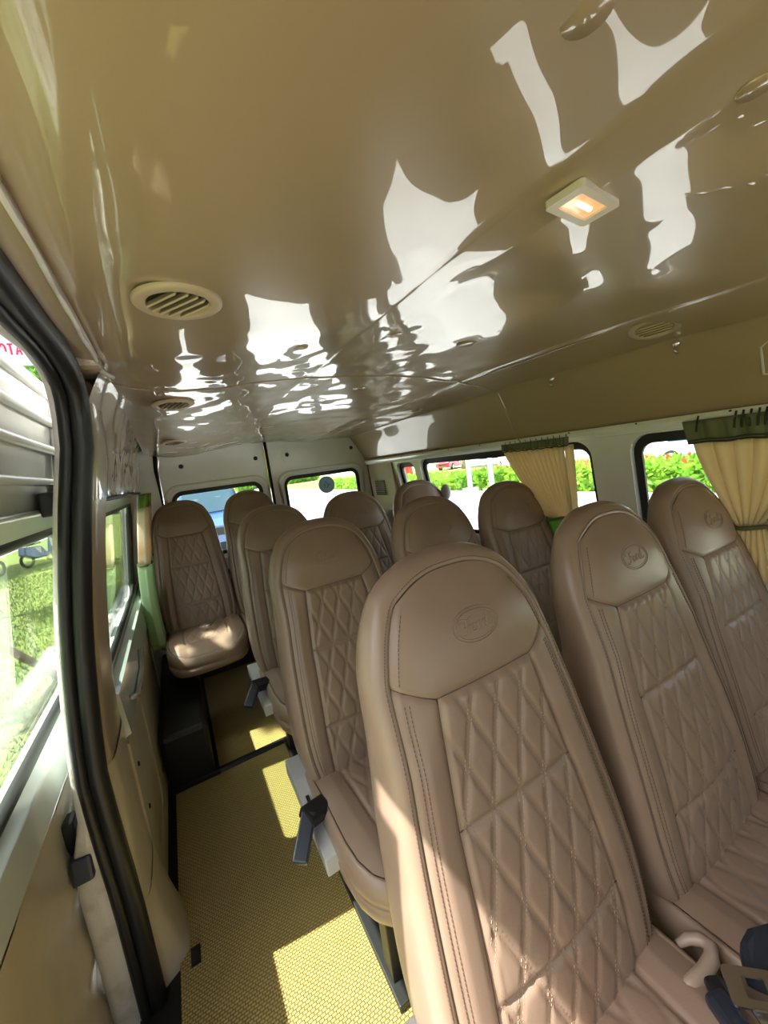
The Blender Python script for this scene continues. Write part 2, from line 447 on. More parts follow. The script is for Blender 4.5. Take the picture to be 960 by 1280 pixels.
# lower ledge below the windows and moulded panel
extrude_poly('window_ledge', [(xr(.82) - .005, YF, .825), (xr(.82) - .020, YF, .80), (xr(.5) - .02, YF, .74), (xr(.5) + .005, YF, .72)], (0, YB - YF, 0), M_sill, wr)
panel_with_holes('lower_trim_panel', [(YF, 0.02), (YF, .72), (YB - .02, .72), (YB - .02, .02)], [], lambda y, z, d=0.0: (xr(z) - .012 + d, y, z), .012, M_panel, wr)
# curtain rail moulding on the right wall
rl = extrude_poly('trim_3', [(1.545, YF, 1.392), (1.518, YF, 1.392), (1.512, YF, 1.380), (1.520, YF, 1.366), (1.535, YF, 1.352), (1.566, YF, 1.350)], (0, 4.72, 0), M_white, bev=0.002)
tag(rl, kind='structure')
bmt = bmesh.new()
for k in range(9):
    bmesh.ops.create_cone(bmt, cap_ends=True, segments=8, radius1=.004, radius2=.003, depth=.004, matrix=Matrix.Translation((1.516, .25 + k * .27, 1.386)) @ Matrix.Rotation(R(90), 4, 'Y'))
bm_obj('rail_screws', bmt, M_gasket, rl)

# rear end: post panels and two doors
bpost = [(-.30, 0.0), (-.30, 1.72), (1.72, 1.72), (1.72, 0.0)]
hole = [(-.045, .06), (-.045, 1.50), (-.02, 1.575), (.06, 1.615), (.70, 1.64), (1.48, 1.615), (1.55, 1.575), (1.57, 1.50), (1.585, .9), (1.60, .06)]
wrear = panel_with_holes('wall_rear', bpost, [hole], lambda x, z, d=0.0: (x, YB + d, z), .08, M_white)
tag(wrear, kind='structure')
def rear_door(name, x0, x1, x1t, win, flip):
    d = empty(name, (0, 0, 0)); tag(d, kind='structure')
    out = [(x0, .05), (x1, .05), (x1, .9), (x1, 1.64), (.06, 1.62), (x0 + .02, 1.575), (x0, 1.50)] if not flip else [(x0, .05), (x1, .05), (x1, .9), (x1t, 1.50), (x1t - .02, 1.575), (1.46, 1.61), (x0, 1.64)]
    panel_with_holes('door_panel', out, [win], lambda x, z, dd=0.0: (x, YB + .012 + dd, z), .045, M_white, d)
    xs = [p[0] for p in win]; zz = [p[1] for p in win]
    a, b, c, e = min(xs), max(xs), min(zz), max(zz)
    panel_with_holes('pane', rrect(a - .01, b + .01, c - .01, e + .01, .07), [], lambda x, z, dd=0.0: (x, YB + .048 + dd, z), .004, M_glass, d)
    panel_with_holes('frame', win, [rrect(a + .028, b - .028, c + .028, e - .03, .05)], lambda x, z, dd=0.0: (x, YB + .028 + dd, z), .012, M_gasket, d)
    # pressed rim round the window
    tube('pressed_rim', [(u, YB + .010, v) for u, v in rrect(a - .03, b + .03, c - .03, e + .03, .09)], .009, M_white, d, closed=True, ry=.016)
    # blanking panel above the window
    px0, px1 = a + .10, b - .02
    if flip: px0, px1 = a + .06, b - .05
    panel_with_holes('cover_plate', rrect(px0 - .04, px1 + .04, 1.455, 1.555, .035), [], lambda x, z, dd=0.0: (x, YB + .003 + dd, z), .012, M_white, d)
    for q in (px0, px1):
        bm = bmesh.new(); bmesh.ops.create_cone(bm, cap_ends=True, segments=16, radius1=.016, radius2=.013, depth=.010, matrix=Matrix.Translation((q, YB - .002, 1.515)) @ Matrix.Rotation(R(90), 4, 'X'))
        bm_obj('cover_plug', bm, M_black, d, True)
    box('door_handle', ((a + b) / 2, YB - .005, .70), (.16, .03, .05), M_black, d, bev=.008)
    return d
rear_door('door_2', -.038, .690, -.038, rrect(.005, .635, .84, 1.345, .075), False)
bpy.data.objects['door_2']
d3 = rear_door('door_3', .712, 1.575, 1.555, rrect(.80, 1.47, .84, 1.345, .075), True)
tube('trim_4', [(-.047, YB + .005, .1), (-.050, YB, .9), (-.050, YB, 1.5), (-.040, YB, 1.60)], .013, M_gasket); tag(D.objects['trim_4'], kind='structure')
tube('trim_5', [(.701, YB, .1), (.701, YB, 1.66)], .012, M_gasket); tag(D.objects['trim_5'], kind='structure')
tube('trim_6', [(1.600, YB, .1), (1.588, YB, .9), (1.572, YB, 1.3), (1.560, YB, 1.5), (1.535, YB, 1.60)], .018, M_gasket); tag(D.objects['trim_6'], kind='structure')
# right rear corner post cover with speaker grille
cp = extrude_poly('trim_7', [(1.575, 2.63, .90), (1.545, 2.63, 1.36), (1.545, YB - .02, 1.36), (1.575, YB - .02, .90)], (.06, 0, 0), M_trimtan, bev=.004); tag(cp, kind='structure')
bg_ = bmesh.new()
for k in range(8): box_bm(bg_, (1.552, 2.86, 1.09 + k * .016), (.012, .16, .008))
bm_obj('speaker_grille', bg_, M_black, cp)
cb = box('trim_8', (1.50, 2.87, .62), (.20, .30, .68), M_trimtan, bev=.02); tag(cb, kind='structure')

# ------------------------------------------------------------------ ceiling
prof = [(-.10, 1.708), (-.06, 1.690), (0.0, 1.678), (.08, 1.671), (.18, 1.674), (.28, 1.685), (.38, 1.697), (.485, 1.707), (.51, 1.708), (.535, 1.709), (.56, 1.710), (.585, 1.711), (.63, 1.712), (.75, 1.711), (.86, 1.706), (.96, 1.699), (1.08, 1.689), (1.19, 1.678), (1.225, 1.669), (1.33, 1.648), (1.40, 1.630), (1.425, 1.618), (1.46, 1.555), (1.50, 1.482), (1.535, 1.412), (1.545, 1.388)]
def ceil_drop(y): return 0.0 if y < 1.2 else -.085 * ((y - 1.2) / 1.85) ** 1.6
def ceil_pt(s, y, off=0.0):
    # s in 0..1 along the profile by arc parameter
    n = len(prof) - 1; k = min(int(s * n), n - 1); t = s * n - k
    def get(i): return Vector(prof[max(0, min(n, i))])
    p0, p1, p2, p3 = get(k - 1), get(k), get(k + 1), get(k + 2)
    q = .5 * ((2 * p1) + (p2 - p0) * t + (2 * p0 - 5 * p1 + 4 * p2 - p3) * t * t + (3 * p1 - p0 - 3 * p2 + p3) * t ** 3)
    x, z = q
    ribf = max(0.0, min(1.0, (.66 - y) / .22)); ribf = ribf * ribf * (3 - 2 * ribf)
    z -= .011 * ribf * max(0.0, min(1.0, (x - .488) / .092))
    fade = 1 - max(0, min(1, (x - 1.30) / .2)) * .85
    wv_ = noise.noise(Vector((x * 2.6 + 3, y * 2.2 + 1, 0.3))) * .010 + noise.noise(Vector((x * 6.5, y * 5.5, 2.7))) * .0030
    rear = max(0, min(1, (y - .75) / .5))
    wv_ += rear * (noise.noise(Vector((x * 11, y * 8, 6.1))) * .0035 + noise.noise(Vector((x * 19, y * 15, 1.1))) * .0012)
    wv_ *= fade
    dr = ceil_drop(y) * (1 if x < 1.1 else max(.0, 1 - (x - 1.1) / .42))
    return Vector((x, y, z + wv_ * min(1, max(.15, (x + .12) / .15)) + dr + off))
NS = 300
def ceil_section(y0, y1, ny, off):
    P = []
    for i in range(ny):
        y = y0 + (y1 - y0) * i / (ny - 1)
        row = [ceil_pt(j / (NS - 1), y, off) for j in range(NS)]
        P.append(row)
    return P
YS = 1.36
ce = empty('ceiling'); tag(ce, kind='structure')
P = ceil_section(YF, YS - .002, 260, 0.0)
for e_ in (0, -1):
    P[e_] = [p + Vector((0, 0, 0)) for p in P[e_]]
P.append([p + Vector((0, .001, .012)) for p in P[-1]])
grid_mesh('front_headliner_panel', P, M_ceiling, ce)
P = ceil_section(YS + .002, YB + .01, 190, -.001)
P.insert(0, [p + Vector((0, -.001, .012)) for p in P[0]])
grid_mesh('rear_headliner_panel', P, M_ceiling, ce)
# outer roof skin that keeps the sun out
rf = [(-.185, 1.755), (-.165, 1.81), (-.10, 1.86), (.3, 1.92), (.70, 1.94), (1.1, 1.92), (1.5, 1.86), (1.64, 1.78), (1.70, 1.60), (1.76, 1.35)]
P = [[Vector((x, YF + (YB + .1 - YF) * i / 20, z)) for x, z in rf] for i in range(21)]
rs = grid_mesh('wall_top', P, M_white); rs.name = 'trim_9'; tag(rs, kind='structure')
gz = extrude_poly('trim_10', [(-.170, YF, 1.722), (-.178, YF, 1.79), (-.10, YF, 1.86), (-.10, YF, 1.74)], (0, YB - YF, 0), M_white); tag(gz, kind='structure')
# ends closed
for nm, y in (('wall_front', YF),):
    wf_ = panel_with_holes(nm, [(-.34, -.1), (-.34, 1.86), (1.72, 1.86), (1.72, -.1)], [rrect(-.15, 1.55, .65, 1.55, .12)], lambda x, z, d=0.0: (x, YF - d, z), .05, M_panel)
    tag(wf_, kind='structure')
    pw = empty('window_5'); tag(pw, kind='structure')
    panel_with_holes('pane', rrect(-.17, 1.57, .63, 1.57, .12), [], lambda x, z, d=0.0: (x, YF - .02 - d, z), .004, M_glass, pw)
re = panel_with_holes('trim_11', [(-.34, 1.60), (-.34, 1.74), (-.08, 1.87), (.70, 1.95), (1.5, 1.87), (1.72, 1.6)], [], lambda x, z, d=0.0: (x, YB + .02 + d, z), .06, M_white)
tag(re, kind='structure')
# left body outer skin behind the door opening (closed from outside)
sk = panel_with_holes('wall_left_skin', [(YD + .02, -.35), (YD + .02, .6), (YD + .02, .95), (YD + .02, 1.24), (YD + .02, 1.5), (YD + .02, 1.75), (YB + .05, 1.75), (YB + .05, 1.5), (YB + .05, 1.24), (YB + .05, .95), (YB + .05, .6), (YB + .05, -.35)],
                      [rrect(1.40, 2.66, .79, 1.35, .08)], lambda y, z, d=0.0: (xl(z) - .044 - d, y, z), .006, M_white)
tag(sk, kind='structure')
skr = panel_with_holes('wall_right_skin', [(YF, z) for z in (-.35, .6, .95, 1.24, 1.5, 1.65)] + [(YB + .05, z) for z in (1.65, 1.5, 1.24, .95, .6, -.35)],
                       [rrect(.97, 2.30, .815, 1.365, .08), rrect(-.6, .865, .815, 1.365, .08), rrect(2.32, 2.60, .93, 1.355, .06)], lambda y, z, d=0.0: (xr(z) + .075 + d, y, z), .012, M_white)
tag(skr, kind='structure')
wlf = panel_with_holes('wall_left_front', [(YF, z) for z in (-.35, .6, .95, 1.24, 1.5, 1.72)] + [(-.15, z) for z in (1.72, 1.5, 1.24, .95, .6, -.35)], [rrect(-1.4, -.45, .85, 1.40, .08)], lambda y, z, d=0.0: (xl(z) - d, y, z), .05, M_panel)
tag(wlf, kind='structure')
w6 = empty('window_6'); tag(w6, kind='structure')
panel_with_holes('pane', rrect(-1.42, -.43, .83, 1.42, .08), [], off_xl(.02), .004, M_glass_t, w6)
# side step under the door opening
stp = box('side_step', (-.36, 0.0, -.30), (.16, 2.3, .06), M_white, wl_, bev=.01)
box('step_tread', (-.36, 0.0, -.265), (.13, 2.2, .012), M_silver, wl_)
# silver step rail below
for k in range(3):
    box('step_rib', (-.325 - k * .03, 0.0, -.255), (.012, 2.2, .012), M_chrome, wl_)

# ceiling fittings --------------------------------------------------
def ceil_z(x, y):
    best = min(range(400), key=lambda i: abs(ceil_pt(i / 399, .5).x - x)); p = ceil_pt(best / 399, y); return p.z
def make_vent():
    v = empty('air_vent')
    # flange ring
    prof_ = [(.066, .000), (.066, -.004), (.062, -.007), (.050, -.008), (.046, -.005), (.045, .018), (.040, .018)]
    P = [[Vector((r * math.cos(2 * math.pi * k / 40), r * math.sin(2 * math.pi * k / 40), z)) for r, z in prof_] for k in range(40)]
    grid_mesh('vent_ring', P, M_ventring, v, closed_u=True)
    bm = bmesh.new(); bmesh.ops.create_circle(bm, cap_ends=True, segments=32, radius=.046, matrix=Matrix.Translation((0, 0, -.0005)))
    bm_obj('vent_backing', bm, M_black, v)
    for k in range(5):
        x = -.030 + k * .015; L = 2 * math.sqrt(.045 ** 2 - x ** 2)
        bm = bmesh.new(); box_bm(bm, (x, 0, -.005), (.0035, L, .011), Matrix.Rotation(R(28), 3, 'Y'), .001)
        bm_obj('vent_louvre', bm, M_ventring, v)
    return v
M_ventring = mat('tan_vent_plastic', (0.40, 0.31, 0.21), 0.4, spec=0.5)
vent0 = make_vent()
index_kids()
vents = [((.068, .715, 0), (0, 0, R(35)), 'round tan air vent nearest the sliding door opening, large on the ceiling'),
         ((.068, 1.52, 0), (R(-3), 0, R(20)), 'round tan air vent on the left of the ceiling just behind the headliner seam'),
         ((.073, 2.42, 0), (R(-6), 0, R(20)), 'small far round air vent on the ceiling close to the rear doors'),
         ((1.305, .62, 1.6535), (0, R(14.5), R(10)), 'round air vent in the right ceiling cove above the front side window'),
         ((1.305, 1.90, 1.650), (0, R(13), R(10)), 'round air vent in the right ceiling cove above the rear side window')]
for i, (loc, rot, lab) in enumerate(vents):
    o = vent0 if i == 0 else copy_tree(vent0)
    z = loc[2] or ceil_z(loc[0], loc[1]) - .001
    o.location = (loc[0], loc[1], z); o.rotation_euler = rot
    tag(o, lab, 'air vent', 'round ceiling air vents')
# courtesy lamp
lz = ceil_z(.60, .363)
lm = empty('ceiling_lamp', (.583, .363, lz - .004), R(6)); tag(lm, 'small rectangular courtesy lamp glowing warm orange on the ceiling', 'lamp')
panel_with_holes('lamp_frame', rrect(-.052, .052, -.028, .028, .006), [rrect(-.036, .036, -.017, .017, .003)], lambda x, y, d=0.0: (x, y, -.004 + d), .010, mat('lamp_surround', (.62, .55, .48), .3), lm)
M_lens = mat('lamp_lens', (.8, .45, .25), .15, coat=.5, emis=((1.0, .42, .16), 0.45), var=((.9, .7, .5), 40, .4, .6))
panel_with_holes('lamp_lens', rrect(-.037, .037, -.018, .018, .003), [], lambda x, y, d=0.0: (x, y, -.001 + d), .004, M_lens, lm)
tube('lamp_bulb', [(-.02, 0, -.0005), (.02, 0, -.0005)], .004, mat('lamp_bulb_hot', (1, .8, .5), .2, emis=((1.0, .62, .25), 3.0)), lm)
# round plugs pressed in the headliner
for k, (x, y, r_) in enumerate(((.342, .201, .021), (.585, .178, .017), (.895, .955, .036), (.618, .94, .024), (.36, .99, .020), (.80, 1.55, .03), (1.10, 1.75, .03))):
    z = ceil_z(x, y)
    bm = bmesh.new(); bmesh.ops.create_cone(bm, cap_ends=True, segments=32, radius1=r_ * .92, radius2=r_, depth=.003, matrix=Matrix.Translation((x, y, z - .0002)))
    o = bm_obj('ceiling_plug', bm, M_ceiling, ce, True)
# hooks on the right cove
def hook(y):
    x, z = 1.425, 1.612
    h = empty('coat_hook', (x, y, z))
    bm = bmesh.new(); bmesh.ops.create_uvsphere(bm, u_segments=12, v_segments=8, radius=.011, matrix=Matrix.Translation((-.004, 0, -.002)))
    bm_obj('hook_base', bm, M_chrome, h, True)
    tube('hook_arm', [(-.004, 0, -.004), (-.016, -.002, -.014), (-.022, -.004, -.026), (-.014, -.006, -.034)], .004, M_chrome, h)
    return h
for y, lab in ((.616, 'small clear chrome coat hook on the right cove beside the air vent'), (1.052, 'small clear chrome coat hook on the right cove above the window pillar')):
    tag(hook(y), lab, 'hook', 'hooks on the right cove')
# sunglass holder outline on the right cove panel
tube('cove_bead', [(1.447, .28, 1.575), (1.452, .40, 1.57), (1.462, .435, 1.545), (1.497, .44, 1.475), (1.50, .42, 1.47), (1.502, .22, 1.468)], .0035, M_worn, ce)
tube('cove_bead', [(1.225, -.5, 1.668), (1.225, 0.4, 1.668), (1.225, 1.35, 1.668)], .0025, M_ceiling, ce)

# ------------------------------------------------------------------ sliding door, pushed back outside the opening (door_1)
OD = .115
def xd(z, d=0.0): return xl(z) - OD - d
fmd = lambda y, z, d=0.0: (xd(z) - d, y, z)
d1 = empty('door_1'); tag(d1, kind='structure')
DW = rrect(.64, 1.915, .795, 1.300, .05)
zz_ = (-.32, 0.0, .35, .6, .8, .95, 1.1, 1.24, 1.4, 1.5, 1.6, 1.72)
panel_with_holes('door_panel', [(.545, z) for z in zz_] + [(2.04, z) for z in reversed(zz_)], [DW], fmd, .035, M_white, d1)
panel_with_holes('pane', rrect(.62, 1.93, .78, 1.315, .05), [], lambda y, z, d=0.0: (xd(z) - .016 - d, y, z), .004, M_glass_t, d1)
ring_tube('gasket', DW, lambda y, z: (xd(z) - .004, y, z), .014, M_gasket, d1, ry=.012)
# pressed ribs on the upper panel
for z, hh in ((1.36, .008), (1.44, .012), (1.53, .014), (1.615, .016), (1.69, .012)):
    tube('pressed_rib', [(xd(z) + .004, .56 + k * .146, z) for k in range(11)], .010, M_white, d1, ry=hh)
for y in (.62, 1.0, 1.5, 1.95):
    tube('pressed_post', [(xd(z) + .002, y, z) for z in (1.36, 1.45, 1.55, 1.69)], .008, M_white, d1)
# waist rail and lower trim of the door
extrude_poly('waist_rail', [(xd(.78) + .002, .55, .785), (xd(.78) + .026, .55, .765), (xd(.66) + .030, .55, .67), (xd(.66) + .002, .55, .655)], (0, 1.48, 0), M_sill, d1, bev=.004)
P = []
for i in range(97):
    y = .55 + 1.48 * i / 96
    row = []
    for j in range(30):
        z = -.30 + .95 * j / 29
        rib = .010 * (0.5 + .5 * math.tanh(3 * math.sin((z * 1.0 + y * .55) * 2 * math.pi / .21)))
        row.append((xd(z) + .012 + rib, y, z))
    P.append(row)
grid_mesh('lower_trim_panel', P, M_panel, d1)
hn = box('pull_handle', (xd(.48) + .048, 1.20, .475), (.045, .155, .060), M_navy, d1, rot=Matrix.Rotation(R(-12), 3, 'X'), bev=.008)
box('handle_mount', (xd(.5) + .022, 1.215, .535), (.028, .05, .09), M_black, d1, bev=.008)
lb = box('latch_cover', (xd(1.385) + .035, 1.40, 1.378), (.05, .27, .062), M_black, d1, bev=.006)

# ------------------------------------------------------------------ seats
TOPZ = 1.20
W_TAB = [(.40, .205), (.43, .222), (.50, .235), (.60, .237), (.77, .226), (.90, .212), (.99, .205), (1.06, .190), (1.11, .170), (1.135, .155)]
def s_of(b): return sinterp(W_TAB, b) - .030
def c_of(b): return interp([(.40, .148), (.56, .148), (.80, .130), (.99, .106)], b)
def thick(b): return interp([(.40, .150), (.80, .125), (1.0, .105), (1.2, .080)], b)
HL = .985
def bendf(x, s, c):
    return 0.0 if abs(x) < c else .032 * ((abs(x) - c) / max(1e-4, (s - c))) ** 1.1
def depth_front(x, b):
    s = s_of(min(b, 1.135)); e = abs(x) / s
    d = .016 * e ** 4
    d -= .018 * math.exp(-((b - .62) / .16) ** 2) * (1 - .6 * e)        # lumbar
    bol = max(0, min(1, (abs(x) - c_of(b) * .9) / .05)) * max(0, min(1, (HL + .03 - b) / .12))
    d -= .016 * bol * max(0, 1 - ((e - .75) / .6) ** 2)
    if b > 1.05: d += .030 * ((b - 1.05) / .12) ** 2
    d -= .010 * math.exp(-((b - 1.06) / .07) ** 2) * (1 - e * e)
    return d
PX, PH = .060, .135
def quilt(x, b):
    a = x / PX + b / PH; c = x / PX - b / PH
    k = PX * PH / math.hypot(PX, PH)
    fa = abs(a - round(a)) * k; fc = abs(c - round(c)) * k
    def h(f):
        if f < .0042: return .0018 * (1 - (f / .0042) ** 2) ** 2 - 0.0
        return 0.0
    m_ = min(fa, fc)
    t = max(0.0, min(1.0, (m_ - .0042) / .008)); pil_ = .0032 * math.sqrt(t * (2 - t)) + .0008 * max(0, min(1, (m_ - .01) / .02))
    g = 0
    for z0 in (.80, .575):
        g -= .0035 * math.exp(-((b - z0) / .0060) ** 2)
    kk = 1
    for z0 in (.80, .575): kk *= 1 - math.exp(-((b - z0) / .010) ** 2)
    return (pil_ + .4 * h(fa) + .4 * h(fc)) * kk + g + .003
def back_map(x, b, d, row_y=0.0):
    y = -.268 * (TOPZ - b) + d
    return Vector((x, y, b))
def front_surface(x, b, region):
    d = depth_front(x, b)
    if region == 'quilt':
        c = c_of(b); e = max(0, min(1, (c - abs(x)) / .010)); e2 = max(0, min(1, (HL - b) / .010))
        d -= quilt(x, b) * min(e, e2); d += .004 * (1 - min(e, e2))
    elif region == 'bolster':
        c = c_of(b); s = s_of(b); e = max(0, min(1, (abs(x) - c) / .012)); e3 = max(0, min(1, (s - abs(x)) / .010))
        e2 = max(0, min(1, (HL + bendf(x, s, c) - b) / .012))
        d += .005 * (1 - e) ** 2 + .005 * (1 - e2) ** 2 + .003 * (1 - e3) ** 2
        # raised band between the two side stitch rows
        q = s - abs(x)
        d += .0016 * math.exp(-((q - .014) / .003) ** 2)
    else:
        s = s_of(min(b, 1.135)); e2 = max(0, min(1, (b - HL - bendf(x, s_of(.99), c_of(.99))) / .014))
        e3 = max(0, min(1, (s - abs(x)) / .009))
        d += .005 * (1 - e2) ** 2 + .003 * (1 - e3) ** 2
    return d
def build_back(parent):
    B0 = .405; NB = 150
    def rowp(u, v, side):
        bn = B0 + (HL - B0) * v
        s = s_of(bn); c = c_of(bn)
        if side == 0: x = c * u
        else: x = side * (c + (s - c) * u)
        b = bn + bendf(x, s, c) * v ** 5
        return x, b
    P = []
    for i in range(81):
        P.append([])
        for j in range(NB + 1):
            x, b = rowp(-1 + 2 * i / 80, j / NB, 0); P[-1].append(back_map(x, b, front_surface(x, b, 'quilt')))
    grid_mesh('quilted_panel', P, M_leather, parent)
    for sd in (-1, 1):
        P = []
        for i in range(17):
            P.append([])
            for j in range(NB + 1):
                x, b = rowp(i / 16, j / NB, sd); P[-1].append(back_map(x, b, front_surface(x, b, 'bolster')))
        grid_mesh('side_bolster', P, M_leather, parent)
    # headrest panel
    P = []
    for i in range(61):
        u = -1 + 2 * i / 60; P.append([])
        for j in range(41):
            v = j / 40; bn = HL + (1.130 - HL) * v; s = s_of(bn)
            x = u * s; s0 = s_of(HL)
            b = bn + bendf(u * s0, s0, c_of(HL)) * (1 - v) + (.040 * (1 - abs(u) ** 2.7)) * v
            P[-1].append(back_map(x, b, front_surface(x, b, 'head')))
    head = grid_mesh('headrest_panel', P, M_leather, parent)
    # rim + back shell: loop of the seam outline
    loop = []
    for j in range(0, 61):
        bn = B0 + (HL - B0) * j / 60; x = s_of(bn); b = bn + .032 * (j / 60) ** 5; loop.append((x, b))
    for j in range(1, 16):
        v = j / 15; bn = HL + (1.130 - HL) * v; loop.append((s_of(bn), bn + .032 * (1 - v)))
    for i in range(1, 30):
        u = 1 - 2 * i / 30; loop.append((u * s_of(1.130), 1.130 + .040 * (1 - abs(u) ** 2.7)))
    mirror = [(-x, b) for x, b in reversed(loop[:76])]
    loop = loop + mirror
    n = len(loop)
    bottom = [(s_of(B0) * (-1 + 2 * i / 12), B0) for i in range(1, 12)]
    loop = loop + bottom
    n = len(loop)
    nor = []
    for i in range(n):
        a = Vector(loop[i - 1]); b = Vector(loop[(i + 1) % n]); t = (b - a)
        nn = Vector((t.y, -t.x)).normalized(); nor.append(nn)
    for q in range(4):
        nor = [(nor[i - 1] + nor[i] * 2 + nor[(i + 1) % n]).normalized() for i in range(n)]
    P = []
    for i in range(n):
        x, b = loop[i]; T = thick(b); d0 = depth_front(x, min(b, 1.17)); row = []
        for o, d in ((-.004, .012), (0, .0035), (.004, .0005), (.010, .002), (.018, .007), (.025, .017), (.0295, .031), (.031, .048), (.031, T - .035), (.026, T - .014), (.012, T - .003), (-.01, T)):
            row.append(back_map(x + nor[i].x * o, b + nor[i].y * o, d0 * max(0, 1 - d / T) + d))
        P.append(row)
    V = [p for r in P for p in r]; m_ = len(P[0]); F = []
    for i in range(n):
        i2 = (i + 1) % n
        for j in range(m_ - 1): F.append((i * m_ + j, i2 * m_ + j, i2 * m_ + j + 1, i * m_ + j + 1))
    # ladder fill of the back
    L = n - len(bottom)
    for i in range(L // 2):
        a, b_, c_, d_ = i, i + 1, L - 2 - i, L - 1 - i
        if b_ >= c_: break
        F.append((a * m_ + m_ - 1, b_ * m_ + m_ - 1, c_ * m_ + m_ - 1, d_ * m_ + m_ - 1))
    F.append(tuple([(L - 1) * m_ + m_ - 1] + [(L + k) * m_ + m_ - 1 for k in range(len(bottom))] + [0 * m_ + m_ - 1]))
    link_mesh('back_shell', V, F, M_leather, parent, True)
    # stitching: small raised thread dashes
    V = []; F = []
    def dash(p, q, up_, w=.0007, h=.0011):
        t = (q - p).normalized(); a = t.cross(up_).normalized() * w; u_ = up_ * h; k = len(V)
        V.extend([p - a, p + a, p + u_, q - a, q + a, q + u_])
        F.extend([(k, k + 1, k + 2), (k + 3, k + 5, k + 4), (k, k + 2, k + 5, k + 3), (k + 1, k + 4, k + 5, k + 2), (k, k + 3, k + 4, k + 1)])
    UP = Vector((0, -1, 0.1)).normalized()
    def along(fn, L_, step=.0062, fill=.66):
        nn = int(L_ / step)
        for i in range(nn):
            a = fn(i / nn); b = fn((i + fill) / nn)
            if a is None or b is None: continue
            dash(a, b, UP)
    def surf(x, b, region, lift=.0002): 
        p = back_map(x, b, front_surface(x, b, region)); return p + UP * lift
    for sd in (-1, 1):
        for q in (.011, .018):
            def f(t, sd=sd, q=q):
                b = B0 + .01 + (HL - B0) * t; x = sd * (s_of(b) - q); return surf(x, b, 'bolster')
            along(f, .57)
        def f(t, sd=sd):
            b = HL + .036 + .10 * t; x = sd * (s_of(b - .02 * (1 - t)) - .011); return surf(x, b, 'head')
        along(f, .10)
    sidestitch = link_mesh('side_stitching', V, F, M_stitch, parent)
    sidestitch['kind'] = 'stuff'
    def seam(fn, n_, r=.0011):
        v_, f_ = tube_data([fn(i / n_) for i in range(n_ + 1)], r, 5); k = len(SV)
        SV.extend(v_); SF.extend([tuple(j + k for j in g) for g in f_])
    SV = []; SF = []
    for z0 in (.80, .575):
        seam(lambda t: back_map(-c_of(z0) + 2 * c_of(z0) * t, z0, depth_front(-c_of(z0) + 2 * c_of(z0) * t, z0) + .0020), 40, .0009)
    for sd in (-1, 1):
        seam(lambda t: surf(sd * c_of(B0 + (HL - B0) * t), B0 + (HL - B0) * t, 'bolster', -.0002), 60)
        seam(lambda t: surf(sd * (c_of(HL) + (s_of(HL) - c_of(HL)) * t), HL + .032 * t ** 1.1, 'head', -.0002), 12, .0013)
    seam(lambda t: surf(-c_of(HL) + 2 * c_of(HL) * t, HL, 'head', -.0002), 30, .0013)
    link_mesh('seam_piping', SV, SF, M_stitch, parent, True)
    V = []; F = []
    # rim stitch row outside the seam
    def rimf(t):
        i = t * (L - 1); k = int(i); f_ = i - k
        if k >= L - 1: return None
        x = loop[k][0] * (1 - f_) + loop[k + 1][0] * f_; b = loop[k][1] * (1 - f_) + loop[k + 1][1] * f_
        nn = nor[k]; d0 = depth_front(x, min(b, 1.17)) + .0015
        return back_map(x + nn.x * .0085, b + nn.y * .0085, d0 + .0004 - .0004) + UP * .0006
    along(rimf, 2.0, .0062)
    o = link_mesh('rim_stitching', V, F, M_stitch, parent); o['kind'] = 'stuff'
    V = []; F = []
    k_ = PX * PH / math.hypot(PX, PH)
    for fam in (1, -1):
        for idx in range(-14, 15):
            for off in (-.0042, .0042):
                c0 = (idx + off / k_)
                # x/PX + fam*b/PH = c0 + K
                for i in range(400):
                    b1 = .415 + i * .0056 ; b2 = b1 + .0036
                    x1 = PX * (c0 + (7 if fam == 1 else -7) - fam * b1 / PH); x2 = PX * (c0 + (7 if fam == 1 else -7) - fam * b2 / PH)
                    if b2 > HL - .008: break
                    if abs(x1) > c_of(b1) - .006 or abs(x2) > c_of(b2) - .006: continue
                    dash(surf(x1, b1, 'quilt'), surf(x2, b2, 'quilt'), UP, .0006, .0009)
    o = link_mesh('quilt_stitching', V, F, M_stitch_l, parent); o['kind'] = 'stuff'
    # embossed oval emblem with script letters
    ev = []; ef = []
    ec = 1.075
    def epoint(u, v): 
        x, b = u, ec + v
        return back_map(x, b, front_surface(x, b, 'head')) + UP * .0004
    def add(pts, r=.0011, closed=False):
        v, f = tube_data([epoint(*p) for p in pts], r, 6, closed); k = len(ev)
        ev.extend(v); ef.extend([tuple(i + k for i in g) for g in f])
    for a, b in ((.052, .027), (.046, .0225)):
        add([(a * math.cos(2 * math.pi * i / 40), b * math.sin(2 * math.pi * i / 40)) for i in range(40)], .0010, True)
    def curve(cps, n=6):
        out = []
        for i in range(len(cps) - 1):
            p0 = Vector(cps[max(0, i - 1)]); p1 = Vector(cps[i]); p2 = Vector(cps[i + 1]); p3 = Vector(cps[min(len(cps) - 1, i + 2)])
            for k in range(n):
                t = k / n; q = .5 * ((2 * p1) + (p2 - p0) * t + (2 * p0 - 5 * p1 + 4 * p2 - p3) * t * t + (3 * p1 - p0 - 3 * p2 + p3) * t ** 3); out.append(tuple(q))
        out.append(cps[-1]); return out
    S = .001
    # script F
    add(curve([(-33*S, 7*S), (-35*S, 11*S), (-28*S, 14*S), (-18*S, 11*S), (-8*S, 13*S)]))
    add(curve([(-19*S, 11*S), (-21*S, 2*S), (-26*S, -9*S), (-33*S, -11*S), (-34*S, -7*S)]))
    add(curve([(-28*S, 1*S), (-20*S, 1*S), (-13*S, 3*S)]))
